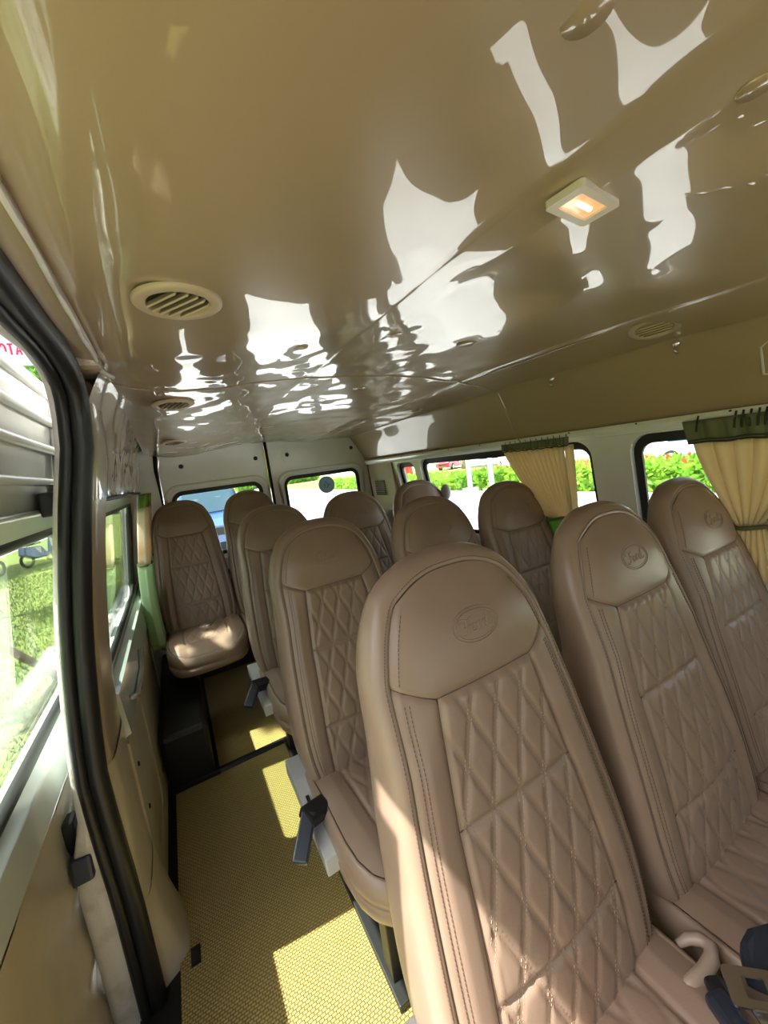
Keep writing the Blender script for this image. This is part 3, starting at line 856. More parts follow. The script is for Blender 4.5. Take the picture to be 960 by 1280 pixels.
    # o r d
    add(curve([(-6*S, 3*S), (-12*S, -1*S), (-11*S, -8*S), (-5*S, -8*S), (-1*S, -3*S), (-5*S, 3*S)]))
    add(curve([(-3*S, 2*S), (3*S, 0), (5*S, 4*S), (4*S, -2*S), (4*S, -8*S)])); add(curve([(5*S, 1*S), (9*S, 4*S), (12*S, 2*S)]))
    add(curve([(23*S, 3*S), (16*S, 1*S), (14*S, -6*S), (19*S, -9*S), (24*S, -4*S)])); add(curve([(30*S, 13*S), (26*S, 5*S), (23*S, -5*S), (28*S, -9*S), (34*S, -5*S)]))
    link_mesh('emblem', ev, ef, M_leather, parent, True)

CZ = .435
def cush_map(x, t, d): return Vector((x, -.13 - t, CZ - d - .012 * math.sin(min(1, t / .45) * math.pi) * -1))
def build_cushion(parent):
    LEN = .44
    def hw(t): return interp([(0, .215), (.30, .215), (.36, .208), (.40, .190), (.425, .165), (.44, .13)], t)
    def cw(t): return interp([(0, .135), (.30, .128), (.36, .12)], t)
    def surf(x, t, quilted=True):
        e = abs(x) / .215; d = .012 * e ** 4 + (.03 * max(0, (t - .32) / .12) ** 2)
        d -= .012 * max(0, min(1, (abs(x) - cw(t)) / .04)) * max(0, 1 - ((e - .8) / .5) ** 2) 
        if quilted and abs(x) < cw(t) and t < .33:
            ed = min((cw(t) - abs(x)) / .01, (.33 - t) / .01, 1); d -= quilt(x, .3 + t * .9) * max(0, ed) - .003
        g = abs(abs(x) - cw(t)) if t < .33 else 1
        d += .004 * math.exp(-(g / .004) ** 2)
        if abs(x) < .13: d += .004 * math.exp(-((t - .33) / .005) ** 2)
        return d
    P = []
    for i in range(91):
        u = -1 + 2 * i / 90; P.append([])
        for j in range(101):
            v = j / 100; tn = v * .425; x = u * hw(tn); t = tn + .02 * (1 - abs(u) ** 3) * v
            P[-1].append(cush_map(x, t, surf(x, t)))
    grid_mesh('seat_cushion', P, M_leather, parent)
    loop = [(hw(.425 * j / 40), .425 * j / 40) for j in range(41)]
    loop += [(u * hw(.425), .425 + .02 * (1 - abs(u) ** 3)) for u in [1 - 2 * i / 24 for i in range(1, 24)]]
    loop += [(-x, t) for x, t in reversed(loop[:41])]
    L = len(loop); nor = []
    for i in range(L):
        a = Vector(loop[max(0, i - 1)]); b = Vector(loop[min(L - 1, i + 1)]); t = b - a; nor.append(Vector((t.y, -t.x)).normalized())
    for q in range(4): nor = [nor[0]] + [(nor[i - 1] + nor[i] * 2 + nor[i + 1]).normalized() for i in range(1, L - 1)] + [nor[-1]]
    P = []
    for i in range(L):
        x, t = loop[i]; d0 = surf(x, t, False); row = []
        for o, d in ((0, .003), (.003, -.001), (.009, .002), (.016, .010), (.021, .024), (.023, .045), (.021, .066), (.018, .070), (.022, .074), (.022, .10), (.014, .125), (-.005, .135), (-.03, .137)):
            row.append(cush_map(x + nor[i].x * o, t + nor[i].y * o, d0 * (1 - d / .14) + d))
        P.append(row)
    V = [p for r in P for p in r]; m_ = len(P[0]); F = []
    for i in range(L - 1):
        for j in range(m_ - 1): F.append((i * m_ + j, (i + 1) * m_ + j, (i + 1) * m_ + j + 1, i * m_ + j + 1))
    for i in range(L // 2):
        a, b_, c_, d_ = i, i + 1, L - 2 - i, L - 1 - i
        if b_ >= c_: break
        F.append((a * m_ + m_ - 1, b_ * m_ + m_ - 1, c_ * m_ + m_ - 1, d_ * m_ + m_ - 1))
    F.append(tuple([j for j in range(m_)] + [(L - 1) * m_ + j for j in reversed(range(m_))]))
    link_mesh('cushion_skirt', V, F, M_leather, parent, True)

def build_base(parent, raise_=0.0):
    for x in (-.15, .15):
        bm = bmesh.new(); box_bm(bm, (x, -.32, .278), (.035, .36, .03), None, .004)
        box_bm(bm, (x, -.20, .14 - raise_ / 2), (.03, .05, .26 + raise_), None, .004)
        box_bm(bm, (x, -.46, .14 - raise_ / 2), (.03, .05, .26 + raise_), None, .004)
        box_bm(bm, (x, -.33, .018 - raise_), (.05, .40, .022), None, .003)
        bm_obj('base_leg', bm, M_black, parent)
    box('base_crossbar', (0, -.44, .25), (.34, .035, .03), M_black, parent, bev=.004)
    box('hinge_cover', (.19, -.12, .37), (.03, .12, .10), M_black, parent, bev=.01)
    box('hinge_cover', (-.19, -.12, .37), (.03, .12, .10), M_black, parent, bev=.01)

def build_bracket(parent):
    # painted steel side bracket, black strap and seat-belt buckle hanging into the aisle
    b = extrude_poly('side_bracket', [(-.270, -.03, .425), (-.270, -.14, .425), (-.270, -.40, .392), (-.270, -.41, .352), (-.270, -.13, .385), (-.270, -.03, .372)], (.055, 0, 0), M_grey, parent, bev=.004)
    box('bracket_slot', (-.250, -.235, .4125), (.010, .055, .010), M_black, b, rot=Matrix.Rotation(R(6), 3, 'X'))
    def seg(nm, p, q, w, t, m, par, up=(0, -.3, 1)):
        p = Vector(p); q = Vector(q); dv = (q - p).normalized(); sx = dv.cross(Vector(up)).normalized(); uz = sx.cross(dv)
        return box(nm, (p + q) / 2, (w, (q - p).length, t), m, par, rot=Matrix((sx, dv, uz)).transposed(), bev=.005)
    seg('buckle_strap', (-.215, -.285, .432), (-.285, -.315, .452), .055, .030, M_black, parent)
    bk = seg('seat_belt_buckle', (-.270, -.305, .456), (-.330, -.385, .410), .040, .022, M_navy, parent)
    return b

proto = empty('passenger_seat')
build_back(proto); build_cushion(proto); build_base(proto)
index_kids()
proto_b = empty('passenger_seat')
for ch in KIDS[proto.name]:
    c = ch.copy(); C.objects.link(c); c.parent = proto_b
build_bracket(proto_b)
index_kids()
seats = [
    ((.424, .54, 0), 1, 'nearest taupe leather seat by the aisle, lower corner of its back in sunlight, diamond quilted'),
    ((.928, .54, 0), 0, 'second taupe seat from the aisle in the front row, oval emblem clearly embossed'),
    ((1.393, .56, 0), 0, 'front row taupe seat beside the right window curtain, bluish sheen on its back'),
    ((.437, 1.28, 0), 1, 'second row taupe aisle seat standing right behind the nearest seat'),
    ((.925, 1.28, 0), 0, 'second row middle seat, only its top showing behind the nearest seat'),
    ((1.392, 1.28, 0), 0, 'second row window seat in front of the pleated cream curtain'),
    ((.447, 2.03, .018), 1, 'third row aisle seat with a dark buckle hanging over the aisle'),
    ((.915, 2.03, .018), 0, 'third row middle seat in front of the right rear door window with the round sticker'),
    ((1.385, 2.03, .018), 0, 'third row window seat beside the small rear corner window'),
    ((.040, 2.77, .090), 0, 'back row corner seat over the black wheel cover, cushion lit by a sun patch'),
    ((.465, 2.77, .090), 0, 'back row seat second from the left, in shadow in front of the left rear door'),
]
for i, (loc, br, lab) in enumerate(seats):
    if i == 0: o = proto_b
    elif i == 1: o = proto
    else: o = copy_tree(proto_b if br else proto)
    o.location = loc
    tag(o, lab, 'seat', 'taupe leather passenger seats')
    o.scale = (.89 if i >= 9 else (1.01 if i == 0 else .975), 1, 1)
    if i >= 9:
        for ch in [c for c in C.objects if c.parent == o and c.name.split('.')[0] in ('base_leg', 'base_crossbar')]:
            D.objects.remove(ch)
th_ = box('trim_12', (.76, 3.0, .06), (1.66, .08, .14), M_black, bev=.01); tag(th_, kind='structure')
# the front-row fittings seen at the lower right: guide loop and seat belt
lp_ = [(.655, .308, .436), (.672, .300, .444), (.684, .286, .450), (.685, .270, .452), (.668, .262, .452), (.640, .262, .450), (.610, .268, .446), (.585, .278, .438)]
bl = tube('belt_guide_loop', lp_, [.006, .009, .011, .012, .012, .012, .011, .007], M_beigeplastic, None, seg=10)
tag(bl, 'beige plastic belt guide loop lying between the two nearest seats', 'belt guide')
sb = empty('seat_belt', (.702, .218, .452)); tag(sb, 'navy webbing seat belt with steel tongue lying on the second front seat cushion', 'seat belt')
sb.location = (0, 0, 0)
extrude_poly('webbing', [(.660, .214, .462), (.700, .236, .462), (.730, .236, .466), (.775, .215, .470), (.82, .175, .470), (.80, .140, .468), (.735, .158, .466), (.68, .180, .462)], (0, 0, .034), M_navy, sb, bev=.011)
RT = Matrix.Rotation(R(-52), 4, 'Z')
def tmap(x, y, d=0.0):
    p = RT @ Vector((x, y, 0)); return (.640 + p.x, .198 + p.y, .505 - d + .25 * x)
panel_with_holes('tongue', rrect(-.034, .030, -.026, .026, .007), [rrect(-.012, .016, -.014, .014, .003)], tmap, .0035, M_chrome, sb)
box('tongue_tip', (.618, .172, .494), (.026, .05, .003), M_chrome, sb, rot=Matrix.Rotation(R(-30), 3, 'Z'))
box('buckle', (.590, .196, .470), (.034, .090, .024), M_navy, sb, rot=Matrix.Rotation(R(-22), 3, 'Z'), bev=.008)
box('buckle_boot', (.622, .232, .462), (.030, .040, .020), M_black, sb, rot=Matrix.Rotation(R(-30), 3, 'Z'), bev=.008)
# right wall belt anchor
an = empty('belt_anchor', (1.570, 2.01, 1.115)); tag(an, 'grey rounded seat belt anchor cover on the right wall behind the third row window seat', 'belt anchor')
bm = bmesh.new(); bmesh.ops.create_uvsphere(bm, u_segments=16, v_segments=10, radius=.04, matrix=Matrix.Diagonal((.7, 1, 1.3, 1)))
bm_obj('anchor_cover', bm, M_grey, an, True)
tube('anchor_strap', [(0, 0, -.03), (.015, .0, -.15), (.03, 0, -.30)], .002, M_grey, an, ry=.018)

# black wheel cover on the left
wc = empty('wheel_cover', (-.14, 2.4, 0)); tag(wc, 'black moulded wheel arch cover on the left floor under the back corner seat', 'wheel cover')
bm = bmesh.new(); box_bm(bm, (-.003, .055, .135), (.198, 1.04, .27), None, .02)
bm_obj('cover_shell', bm, M_wheelbox, wc)
box('cover_flange', (.005, .05, .012), (.215, 1.07, .012), M_wheelbox, wc)
# black bench frame below the back row
bf = empty('bench_frame', (.25, 2.45, 0))
for y_ in (.0, .20): box('cross_tube', (0, y_, .365), (.82, .035, .035), M_black, bf, bev=.004)
for x_, z0 in ((-.30, .27), (.10, .012), (.38, .012)):
    for y_ in (.0, .20): box('leg', (x_, y_, (z0 + .35) / 2), (.03, .03, .35 - z0), M_black, bf)
tag(bf, 'black steel bench frame carrying the two back row seats', 'seat frame')

# ------------------------------------------------------------------ curtains
def pleated(name, y_top, y_bot, z_top, z_bot, x, m, parent, pleats=10, amp=.010, n=120, nz=14, pinch=None, scallop=0.0, xslope=.0):
    P = []
    for i in range(n):
        u = i / (n - 1); row = []
        for j in range(nz):
            t = j / (nz - 1); e = t ** 1.2 if pinch is None else pinch(t)
            y = (y_top[0] * (1 - u) + y_top[1] * u) * (1 - e) + (y_bot[0] * (1 - u) + y_bot[1] * u) * e
            zb = z_bot + (scallop * abs(math.sin(u * math.pi * pleats)) if scallop else 0)
            z = z_top * (1 - t) + zb * t
            ph = u * pleats * 2 * math.pi + .6 * math.sin(u * 9)
            xx = x + amp * math.sin(ph) * (1 - .3 * t) + xslope * t
            row.append((xx, y + amp * .35 * math.cos(ph * 1.0), z))
        P.append(row)
    o = grid_mesh(name, P, m, parent)
    so = o.modifiers.new('thick', 'SOLIDIFY'); so.thickness = .0012
    return o
def ruffle(name, y0, y1, z, x, h, m, parent, pleats=16): return pleated(name, (y0, y1), (y0, y1), z, z - h, x, m, parent, pleats, .008, nz=5)
# right, rear window
c1 = empty('curtain', (0, 0, 0)); tag(c1, 'cream pleated curtain with olive ruffle and bright green hem on the right rear side window', 'curtain')
ruffle('valance', 1.060, 1.435, 1.372, 1.508, .038, M_olive, c1, 20)
pleated('curtain_body', (1.085, 1.425), (1.095, 1.235), 1.338, 1.00, 1.508, M_cream, c1, 13, .008, xslope=.05)
pleated('side_piece', (1.045, 1.090), (1.075, 1.115), 1.338, 1.00, 1.520, M_cream, c1, 1, .004, n=24, xslope=.05)
pleated('green_hem', (1.115, 1.235), (1.125, 1.20), 1.00, .80, 1.565, M_green, c1, 8, .007, xslope=.02)
tube('dark_piping', [(1.497 + .004 * math.sin(i), 1.06 + i * .0125, 1.334 + .002 * math.sin(i * 1.7)) for i in range(31)], .0022, M_dkthread, c1)
tube('tie_band', [(1.552 + .012 * math.cos(a), 1.165 + .066 * math.sin(a), 1.0 + .01 * math.sin(a * 2)) for a in [2 * math.pi * k / 24 for k in range(24)]], .006, M_olive, c1, closed=True)
for k in range(12):
    tube('curtain_hook', [(1.512, 1.07 + k * .031, 1.360), (1.508, 1.07 + k * .031, 1.384)], .0018, M_chrome if k % 2 else M_dkthread, c1)
# right, front window
c2 = empty('curtain', (0, 0, 0)); tag(c2, 'long cream curtain with olive top gathered to a tie on the right front side window', 'curtain')
pleated('valance', (.15, .640), (.15, .625), 1.372, 1.300, 1.506, M_olive, c2, 9, .008, nz=6)
pleated('curtain_body', (.15, .610), (.435, .520), 1.300, 1.02, 1.506, M_cream, c2, 9, .010, xslope=.055, pinch=lambda t: t ** 1.35)
pleated('curtain_tail', (.435, .520), (.40, .56), 1.02, .83, 1.56, M_cream, c2, 7, .009, xslope=.02)
tube('dark_piping', [(1.494 + .005 * math.sin(i * .9), .15 + i * .0158, 1.300 + .002 * math.sin(i)) for i in range(31)], .0026, M_dkthread, c2)
tube('dark_piping', [(1.494 + .005 * math.sin(i * .9), .15 + i * .0158, 1.309 + .002 * math.sin(i)) for i in range(31)], .0022, M_dkthread, c2)
for y in (.60, .505, .488, .470, .452, .436, .400, .34, .30, .25):
    tube('curtain_hook', [(1.496, y, 1.335), (1.500, y, 1.360), (1.512, y, 1.384)], .003, M_dkthread, c2)
tube('tie_band', [(1.560 + .014 * math.cos(a), .478 + .05 * math.sin(a), 1.02 + .006 * math.sin(a * 2)) for a in [2 * math.pi * k / 24 for k in range(24)]], .007, M_olive, c2, closed=True)
th = empty('tieback_hook', (1.60, .445, 1.05)); tag(th, 'clear beaded curtain tieback hook on the right wall by the front side window', 'hook')
bm = bmesh.new()
for k in range(7):
    a = 2 * math.pi * k / 7
    bmesh.ops.create_icosphere(bm, subdivisions=1, radius=.009, matrix=Matrix.Translation((-.03, .022 * math.cos(a), .022 * math.sin(a))))
bmesh.ops.create_icosphere(bm, subdivisions=2, radius=.014, matrix=Matrix.Translation((-.036, 0, 0)))
bm_obj('beads', bm, M_chrome, th, True)
tube('hook_stem', [(-.03, 0, 0), (.01, 0, 0)], .005, M_chrome, th)
# left window curtains, bunched at the back
def left_curtain(y0, y1, yb0, yb1, lab):
    c = empty('curtain'); tag(c, lab, 'curtain')
    def sec(name, za, zb, ya, yb_, m, pl, amp):
        P = []
        for i in range(60):
            u = i / 59; row = []
            for j in range(12):
                t = j / 11; z = za + (zb - za) * t; y = (ya[0] + (ya[1] - ya[0]) * u) * (1 - t) + (yb_[0] + (yb_[1] - yb_[0]) * u) * t
                ph = u * pl * 2 * math.pi
                row.append((xl(z) + .066 + 1.5 * amp * math.sin(ph) + .03 * max(0, 1.0 - z), y, z))
            P.append(row)
        o = grid_mesh(name, P, m, c); so = o.modifiers.new('thick', 'SOLIDIFY'); so.thickness = .0012
    sec('valance', 1.365, 1.29, (y0, y1), (y0 + .01, y1 - .01), M_green, 6, .016)
    sec('curtain_body', 1.29, .98, (y0 + .01, y1 - .01), (yb0, yb1), M_ltcream, 4, .020)
    sec('green_hem', .98, .50, (yb0, yb1), (yb0 - .05, yb1 + .04), M_ltgreen, 3, .024)
    tube('tie_band', [(xl(.98) + .066 + .034 * math.cos(a), (yb0 + yb1) / 2 + (yb1 - yb0) / 2 * 1.05 * math.sin(a), .98) for a in [2 * math.pi * k / 20 for k in range(20)]], .006, M_olive, c, closed=True)
M_ltcream = mat('faded_cream_curtain', (0.66, 0.56, 0.42), 0.85, spec=0.1, trans=((0.75, 0.6, 0.42), 0.3), var=((0.66, .36, .18), 5, .55, .7))
left_curtain(2.47, 2.66, 2.46, 2.60, 'narrow cream and pale green curtain bunched at the back edge of the left side window')
left_curtain(2.72, 2.93, 2.74, 2.88, 'cream and green curtain bunch hanging in the left rear corner beside the back seat')

# round sticker on the rear door glass
st = empty('round_sticker', (1.165, YB + .040, 1.232)); tag(st, 'round grey blue sticker on the right rear door window', 'sticker')
bm = bmesh.new(); bmesh.ops.create_cone(bm, cap_ends=True, segments=32, radius1=.072, radius2=.072, depth=.004, matrix=Matrix.Rotation(R(90), 4, 'X'))
bm_obj('disc', bm, mat('sticker_grey', (.30, .34, .38), .5, trans=((.4, .5, .55), .3)), st)
bm = bmesh.new()
for a in range(4): box_bm(bm, (.018 * math.cos(a * 1.7), -.003, .018 * math.sin(a * 1.7)), (.030, .002, .012), Matrix.Rotation(R(40 * a), 3, 'Y'))
bm_obj('print', bm, mat('sticker_teal', (.10, .22, .30), .5), st)

# ------------------------------------------------------------------ outside
GZ = -.65
M_road = mat('pale_concrete_road', (0.47, 0.47, 0.47), .85, var=((.38, .38, .39), 1.2, .4, .65), bump=(30, .2, .01))
M_walk = mat('pavement', (0.60, 0.57, 0.52), .85, var=((.5, .47, .42), 3, .4, .6))
M_grass = mat('lawn_grass', (0.17, 0.25, 0.06), .9, spec=.2, var=((.30, .36, .12), 9, .4, .62), bump=(60, 1.0, .05))
M_leaf = mat('hedge_leaf', (0.14, 0.34, 0.03), .5, spec=.4, var=((.30, .50, .06), 1.7, .4, .6), trans=((.4, .7, .08), .35))
M_leafd = mat('tree_leaf', (0.06, 0.17, 0.03), .5, spec=.4, var=((.14, .28, .05), 1.5, .4, .6), trans=((.25, .5, .08), .3))
M_red = mat('red_flower', (0.75, 0.10, 0.05), .6, trans=((.8, .2, .1), .3))
M_trunk = mat('pale_trunk', (.42, .35, .27), .85, var=((.25, .2, .15), 8, .4, .6), bump=(25, .6, .02))
M_pole = mat('brown_wooden_pole', (.22, .15, .10), .8, bump=(30, .5, .01))
M_wall1 = mat('white_building', (.72, .72, .70), .7)
M_dglass = mat('dark_blue_glass', (.04, .09, .12), .08, spec=.8)
M_carw = mat('white_car_paint', (.80, .80, .80), .2, coat=1)
M_carr = mat('red_car_paint', (.55, .02, .05), .2, coat=1)
M_carb = mat('blue_car_paint', (.05, .13, .32), .25, coat=1)
M_tyre = mat('tyre', (.02, .02, .02), .8)
M_teal = mat('teal_tarpaulin', (.03, .20, .20), .6)
M_yellow = mat('yellow_wall', (.80, .62, .05), .6)
M_orange = mat('orange_board', (.75, .25, .05), .6)
M_paleblue = mat('pale_blue_post', (.50, .65, .75), .5)

gr = box('ground_lawn', (-10.5, 5, GZ - .05), (18.4, 90, .10), M_grass); gr.name = 'lawn'; tag(gr, kind='structure')
rd = box('road', (5.2, 22, GZ - .06), (13.0, 150, .12), M_road); tag(rd, kind='structure')
fw = box('far_lawn', (20.55, 22, GZ - .04), (17.7, 150, .12), M_grass); tag(fw, kind='structure')
kb = box('kerb', (11.65, 22, GZ + .03), (.25, 150, .18), M_walk); tag(kb, kind='structure')
pk = box('parking_strip', (36, 22, GZ - .05), (13.2, 150, .13), M_road); tag(pk, kind='structure')
pv = box('pavement_strip', (-7.6, 12, GZ + .0), (1.6, 60, .03), M_walk); tag(pv, kind='structure')
# grass blades near the van on the left (stuff)
V = []; F = []
for k in range(26000):
    x = random.uniform(-6.5, -1.15); y = random.uniform(1.2, 15)
    h = random.uniform(.03, .09); a = random.uniform(0, 6.28); w = .008; lx = random.uniform(-.03, .03); ly = random.uniform(-.03, .03); i = len(V)
    V += [(x - w * math.cos(a), y - w * math.sin(a), GZ), (x + w * math.cos(a), y + w * math.sin(a), GZ), (x + lx, y + ly, GZ + h)]; F.append((i, i + 1, i + 2))
gb = link_mesh('grass', V, F, M_grass); tag(gb, 'short bright green grass on the verge left of the van', 'grass', kind='stuff')

def leaf_cloud(name, n, fn, size, m, parent=None):
    V = []; F = []
    for _ in range(n):
        p = Vector(fn()); d = Vector((random.gauss(0, 1), random.gauss(0, 1), random.gauss(.6, 1))).normalized()
        s = size * random.uniform(.6, 1.3); a = d.cross(Vector((random.random(), random.random(), .3))).normalized() * s * .22; k = len(V)
        V += [p, p + d * s * .5 + a, p + d * s, p + d * s * .5 - a]; F.append((k, k + 1, k + 2, k + 3))
    o = link_mesh(name, V, F, m, parent); o['kind'] = 'stuff'; return o
# hedges beyond the road on the right
def hedge(x0, x1, y0, y1, z1, n, lab, size=.40, flowers=0):
    h = empty('hedge', ((x0 + x1) / 2, (y0 + y1) / 2, GZ)); tag(h, lab, 'hedge')
    h.location = (0, 0, 0)
    box('hedge_core', ((x0 + x1) / 2, (y0 + y1) / 2, (GZ + z1 - .25) / 2), (x1 - x0 - .4, y1 - y0 - .2, z1 - .25 - GZ), M_leafd, h)
    leaf_cloud('foliage', n, lambda: (random.uniform(x0, x1), random.uniform(y0, y1), random.uniform(GZ + .05, z1) if random.random() < .6 else z1 - .1 + .1 * random.random()), size, M_leaf, h)
    if flowers:
        leaf_cloud('flowers', flowers, lambda: (random.uniform(x0, x1), random.uniform(y0, y1), z1 + random.uniform(0, .15)), .22, M_red, h)
hedge(12.0, 13.3, -1.0, 13.2, .18, 26000, 'bright leafy hedge with red flowers across the road, seen through the front side window', .26, 260)
hedge(12.0, 13.3, 14.2, 32, .06, 18000, 'bright green hedge across the road seen through the rear side window', .27)
hedge(9.0, 22.0, 62.0, 64.0, .9, 7000, 'long green hedge far behind the van, seen through the rear door window', .7)

def car(name, loc, rz, body, lab, suv=0.0):
    c = empty(name, loc, rz); tag(c, lab, 'car')
    # side profile (length along x), swept with a tapered cabin
    prof_ = [(-2.1, .35), (-2.12, .75), (-1.95, .92), (-1.15, 1.0), (-.75, 1.40 + suv), (-.2, 1.48 + suv), (.7, 1.46 + suv), (1.35, 1.35 + suv), (1.85, 1.02), (2.1, .95), (2.12, .40), (1.75, .28), (-1.8, .28)]
    P = []
    for y, inset, zc in ((-.84, .06, -.05), (-.80, 0, 0), (-.60, 0, .01), (.60, 0, .01), (.80, 0, 0), (.84, .06, -.05)):
        row = []
        for x, z in prof_:
            yy = y * (1 - .18 * max(0, z - 1.0) / .45)
            row.append((x * (1 - inset * .2), yy, z + (zc if z > .5 else 0)))
        row.append(row[0]); P.append(row)
    grid_mesh('car_body', P, body, c, smooth=False)
    o = link_mesh('body_side', [p for p in P[0][:-1]] + [p for p in P[-1][:-1]], [tuple(range(13)), tuple(range(13, 26))], body, c)
    def quad(nm, pts, m): link_mesh(nm, pts, [tuple(range(len(pts)))], m, c)
    def solid(nm, pts, vec): extrude_poly(nm, pts, vec, M_dglass, c)
    s = suv
    solid('windscreen', [(-1.13, -.66, 1.03), (-1.13, .66, 1.03), (-.80, .58, 1.38 + s), (-.80, -.58, 1.38 + s)], (-.03, 0, .02))
    solid('rear_window', [(1.82, -.62, 1.06), (1.82, .62, 1.06), (1.40, .56, 1.32 + s), (1.40, -.56, 1.32 + s)], (.03, 0, .02))
    for sg in (-1, 1):
        solid('side_window', [(-.98, sg * .80, 1.04), (-.70, sg * .72, 1.36 + s), (.15, sg * .71, 1.40 + s), (.15, sg * .80, 1.04)], (0, sg * .015, 0))
        solid('side_window', [(.22, sg * .80, 1.04), (.22, sg * .71, 1.40 + s), (1.15, sg * .72, 1.32 + s), (1.55, sg * .80, 1.04)], (0, sg * .015, 0))
    for x in (-1.3, 1.35):
        for sg in (-1, 1):
            bm = bmesh.new(); bmesh.ops.create_cone(bm, cap_ends=True, segments=24, radius1=.33, radius2=.33, depth=.2, matrix=Matrix.Translation((x, sg * .76, .33)) @ Matrix.Rotation(R(90), 4, 'X'))
            w = bm_obj('wheel', bm, M_tyre, c)
            bm = bmesh.new(); bmesh.ops.create_cone(bm, cap_ends=True, segments=20, radius1=.20, radius2=.20, depth=.21, matrix=Matrix.Translation((x, sg * .765, .33)) @ Matrix.Rotation(R(90), 4, 'X'))
            bm_obj('hubcap', bm, M_silver, w)
    for sg in (-1, 1):
        box('headlamp', (-2.03, sg * .58, .80), (.12, .34, .13), M_silver, c, bev=.02)
        box('tail_lamp', (2.06, sg * .62, .86), (.10, .26, .16), M_carr, c, bev=.02)
    box('grille', (-2.12, 0, .62), (.05, .9, .18), M_black, c)
    return c
cb_ = car('car', (.95, 13.6, GZ), R(90), M_carb, 'blue car parked behind the van, seen through the left rear door window', .22)
cb_.scale = (1.12, 1.12, 1.12)
car('car', (23.5, 21.0, GZ), R(60), M_carw, 'white car across the road seen left of the pleated curtain')
car('car', (22.0, 8.2, GZ), R(95), M_carw, 'white car across the road behind the flowering hedge')
car('car', (27.5, 33.5, GZ), R(20), M_carr, 'red car across the road near the pale blue posts', .2)
# red and white bus at the far corner
bs = empty('bus', (15.5, 24.8, GZ), R(60)); tag(bs, 'red and white bus in the road beyond the rear corner window', 'bus')
bs.location = (18.6, 30.5, GZ)
box('bus_body', (0, 0, 1.0), (6.5, 2.3, 1.2), M_carr, bs, bev=.12); box('bus_upper', (0, 0, 2.15), (6.4, 2.25, 1.2), M_carw, bs, bev=.15)
for k in range(5): box('bus_window', (-2.5 + k * 1.25, -1.14, 2.2), (1.05, .04, .7), M_dglass, bs)
for x in (-2.1, 2.1):
    bm = bmesh.new(); bmesh.ops.create_cone(bm, cap_ends=True, segments=24, radius1=.45, radius2=.45, depth=2.34, matrix=Matrix.Translation((x, 0, .45)) @ Matrix.Rotation(R(90), 4, 'X'))
    bm_obj('wheel', bm, M_tyre, bs)
# posts
for x, y, lab in ((11.45, 12.9, 'left of two pale blue posts by the hedge outside the rear side window'), (11.45, 11.6, 'right of two pale blue posts by the hedge outside the rear side window')):
    p = empty('street_post', (x, y, GZ)); tag(p, lab, 'post')
    tube('post', [(0, 0, 0), (0, 0, 4.5)], .11, M_paleblue, p, seg=12)
    box('post_foot', (0, 0, .15), (.5, .5, .3), M_wall1, p, bev=.03)
# buildings on the right, far
def building(x, y, w, d, h, m, lab, nx, nz, cat='building', rz=0):
    b = empty('building', (x, y, GZ), rz); tag(b, lab, cat)
    box('wall', (0, 0, h / 2), (d, w, h), m, b)
    box('roof', (0, 0, h + .15), (d + .6, w + .6, .3), M_walk, b)
    for i in range(nx):
        for k in range(nz):
            f = box('window', (-d / 2 - .02, -w / 2 + (i + .5) * w / nx, (k + .5) * h / nz), (.10, w / nx * .66, h / nz * .55), M_wall1, b)
            box('pane', (-d / 2 - .06, -w / 2 + (i + .5) * w / nx, (k + .5) * h / nz), (.06, w / nx * .56, h / nz * .45), M_dglass, f)
    return b
building(46, 14, 52, 8, 9, M_wall1, 'long white building with dark windows far across the road', 14, 3)
b2 = building(48, 60, 26, 8, 8, M_wall1, 'pale building with orange boards far behind the rear side window', 6, 2)
for k, mm in enumerate((M_orange, M_carr, M_orange)): box('board', (-4.2, -8 + k * 7, 3.0), (.1, 2.2, 3.4), mm, b2)
building(24, 92, 30, 8, 7, M_yellow, 'yellow building far behind the van, seen through the right rear door window', 5, 2, rz=R(-60))
building(4, 96, 24, 8, 7, M_wall1, 'white building far behind the van, left of the yellow one', 5, 2, rz=R(-80))

# trees
def tree(x, y, h, cr, lab, m=M_leafd, n=2600, props=False, trunk_r=.09, lean=(0, 0), leaf=.28):
    t = empty('tree', (x, y, GZ)); tag(t, lab, 'tree')
    tube('trunk', [(lean[0] * k / 5 + .03 * math.sin(k * 2 + x), lean[1] * k / 5, h * k / 5) for k in range(6)], [trunk_r * (1 - .09 * k) for k in range(6)], M_trunk, t, seg=10)
    def f():
        a = Vector((random.gauss(0, 1), random.gauss(0, 1), random.gauss(0, 1))).normalized() * cr * random.random() ** .4
        return (a.x + lean[0], a.y + lean[1], h + a.z * .7 + cr * .3)
    leaf_cloud('crown', n, f, leaf, m, t)
    for k in range(4):
        a = k * 1.57 + .5; tube('branch', [(lean[0] * .8, lean[1] * .8, h * .8), (lean[0] + math.cos(a) * cr * .5, lean[1] + math.sin(a) * cr * .5, h + cr * .4)], [trunk_r * .5, trunk_r * .2], M_trunk, t)
    if props:
        for k in range(3):
            a = k * 2.09 + .55
            tube('support_pole', [(math.cos(a) * 1.0, math.sin(a) * 1.0, 0), (math.cos(a) * .04, math.sin(a) * .04, h * .62)], .04, M_pole, t)
tree(-2.35, 5.2, 2.3, .6, 'young propped tree on the grass nearest the sliding door window', props=True, n=900, leaf=.22)
tree(-3.2, 9.8, 3.3, 1.3, 'pale slim tree trunk on the grass seen through the sliding door glass', n=1600, trunk_r=.11)
tree(-2.15, 14.0, 3.4, 1.4, 'pale tree seen through the left rear side window', n=1600, trunk_r=.14)
tree(-7.5, 17.5, 4.5, 2.0, 'leafy tree further back on the left verge', n=2600, trunk_r=.15, leaf=.4)
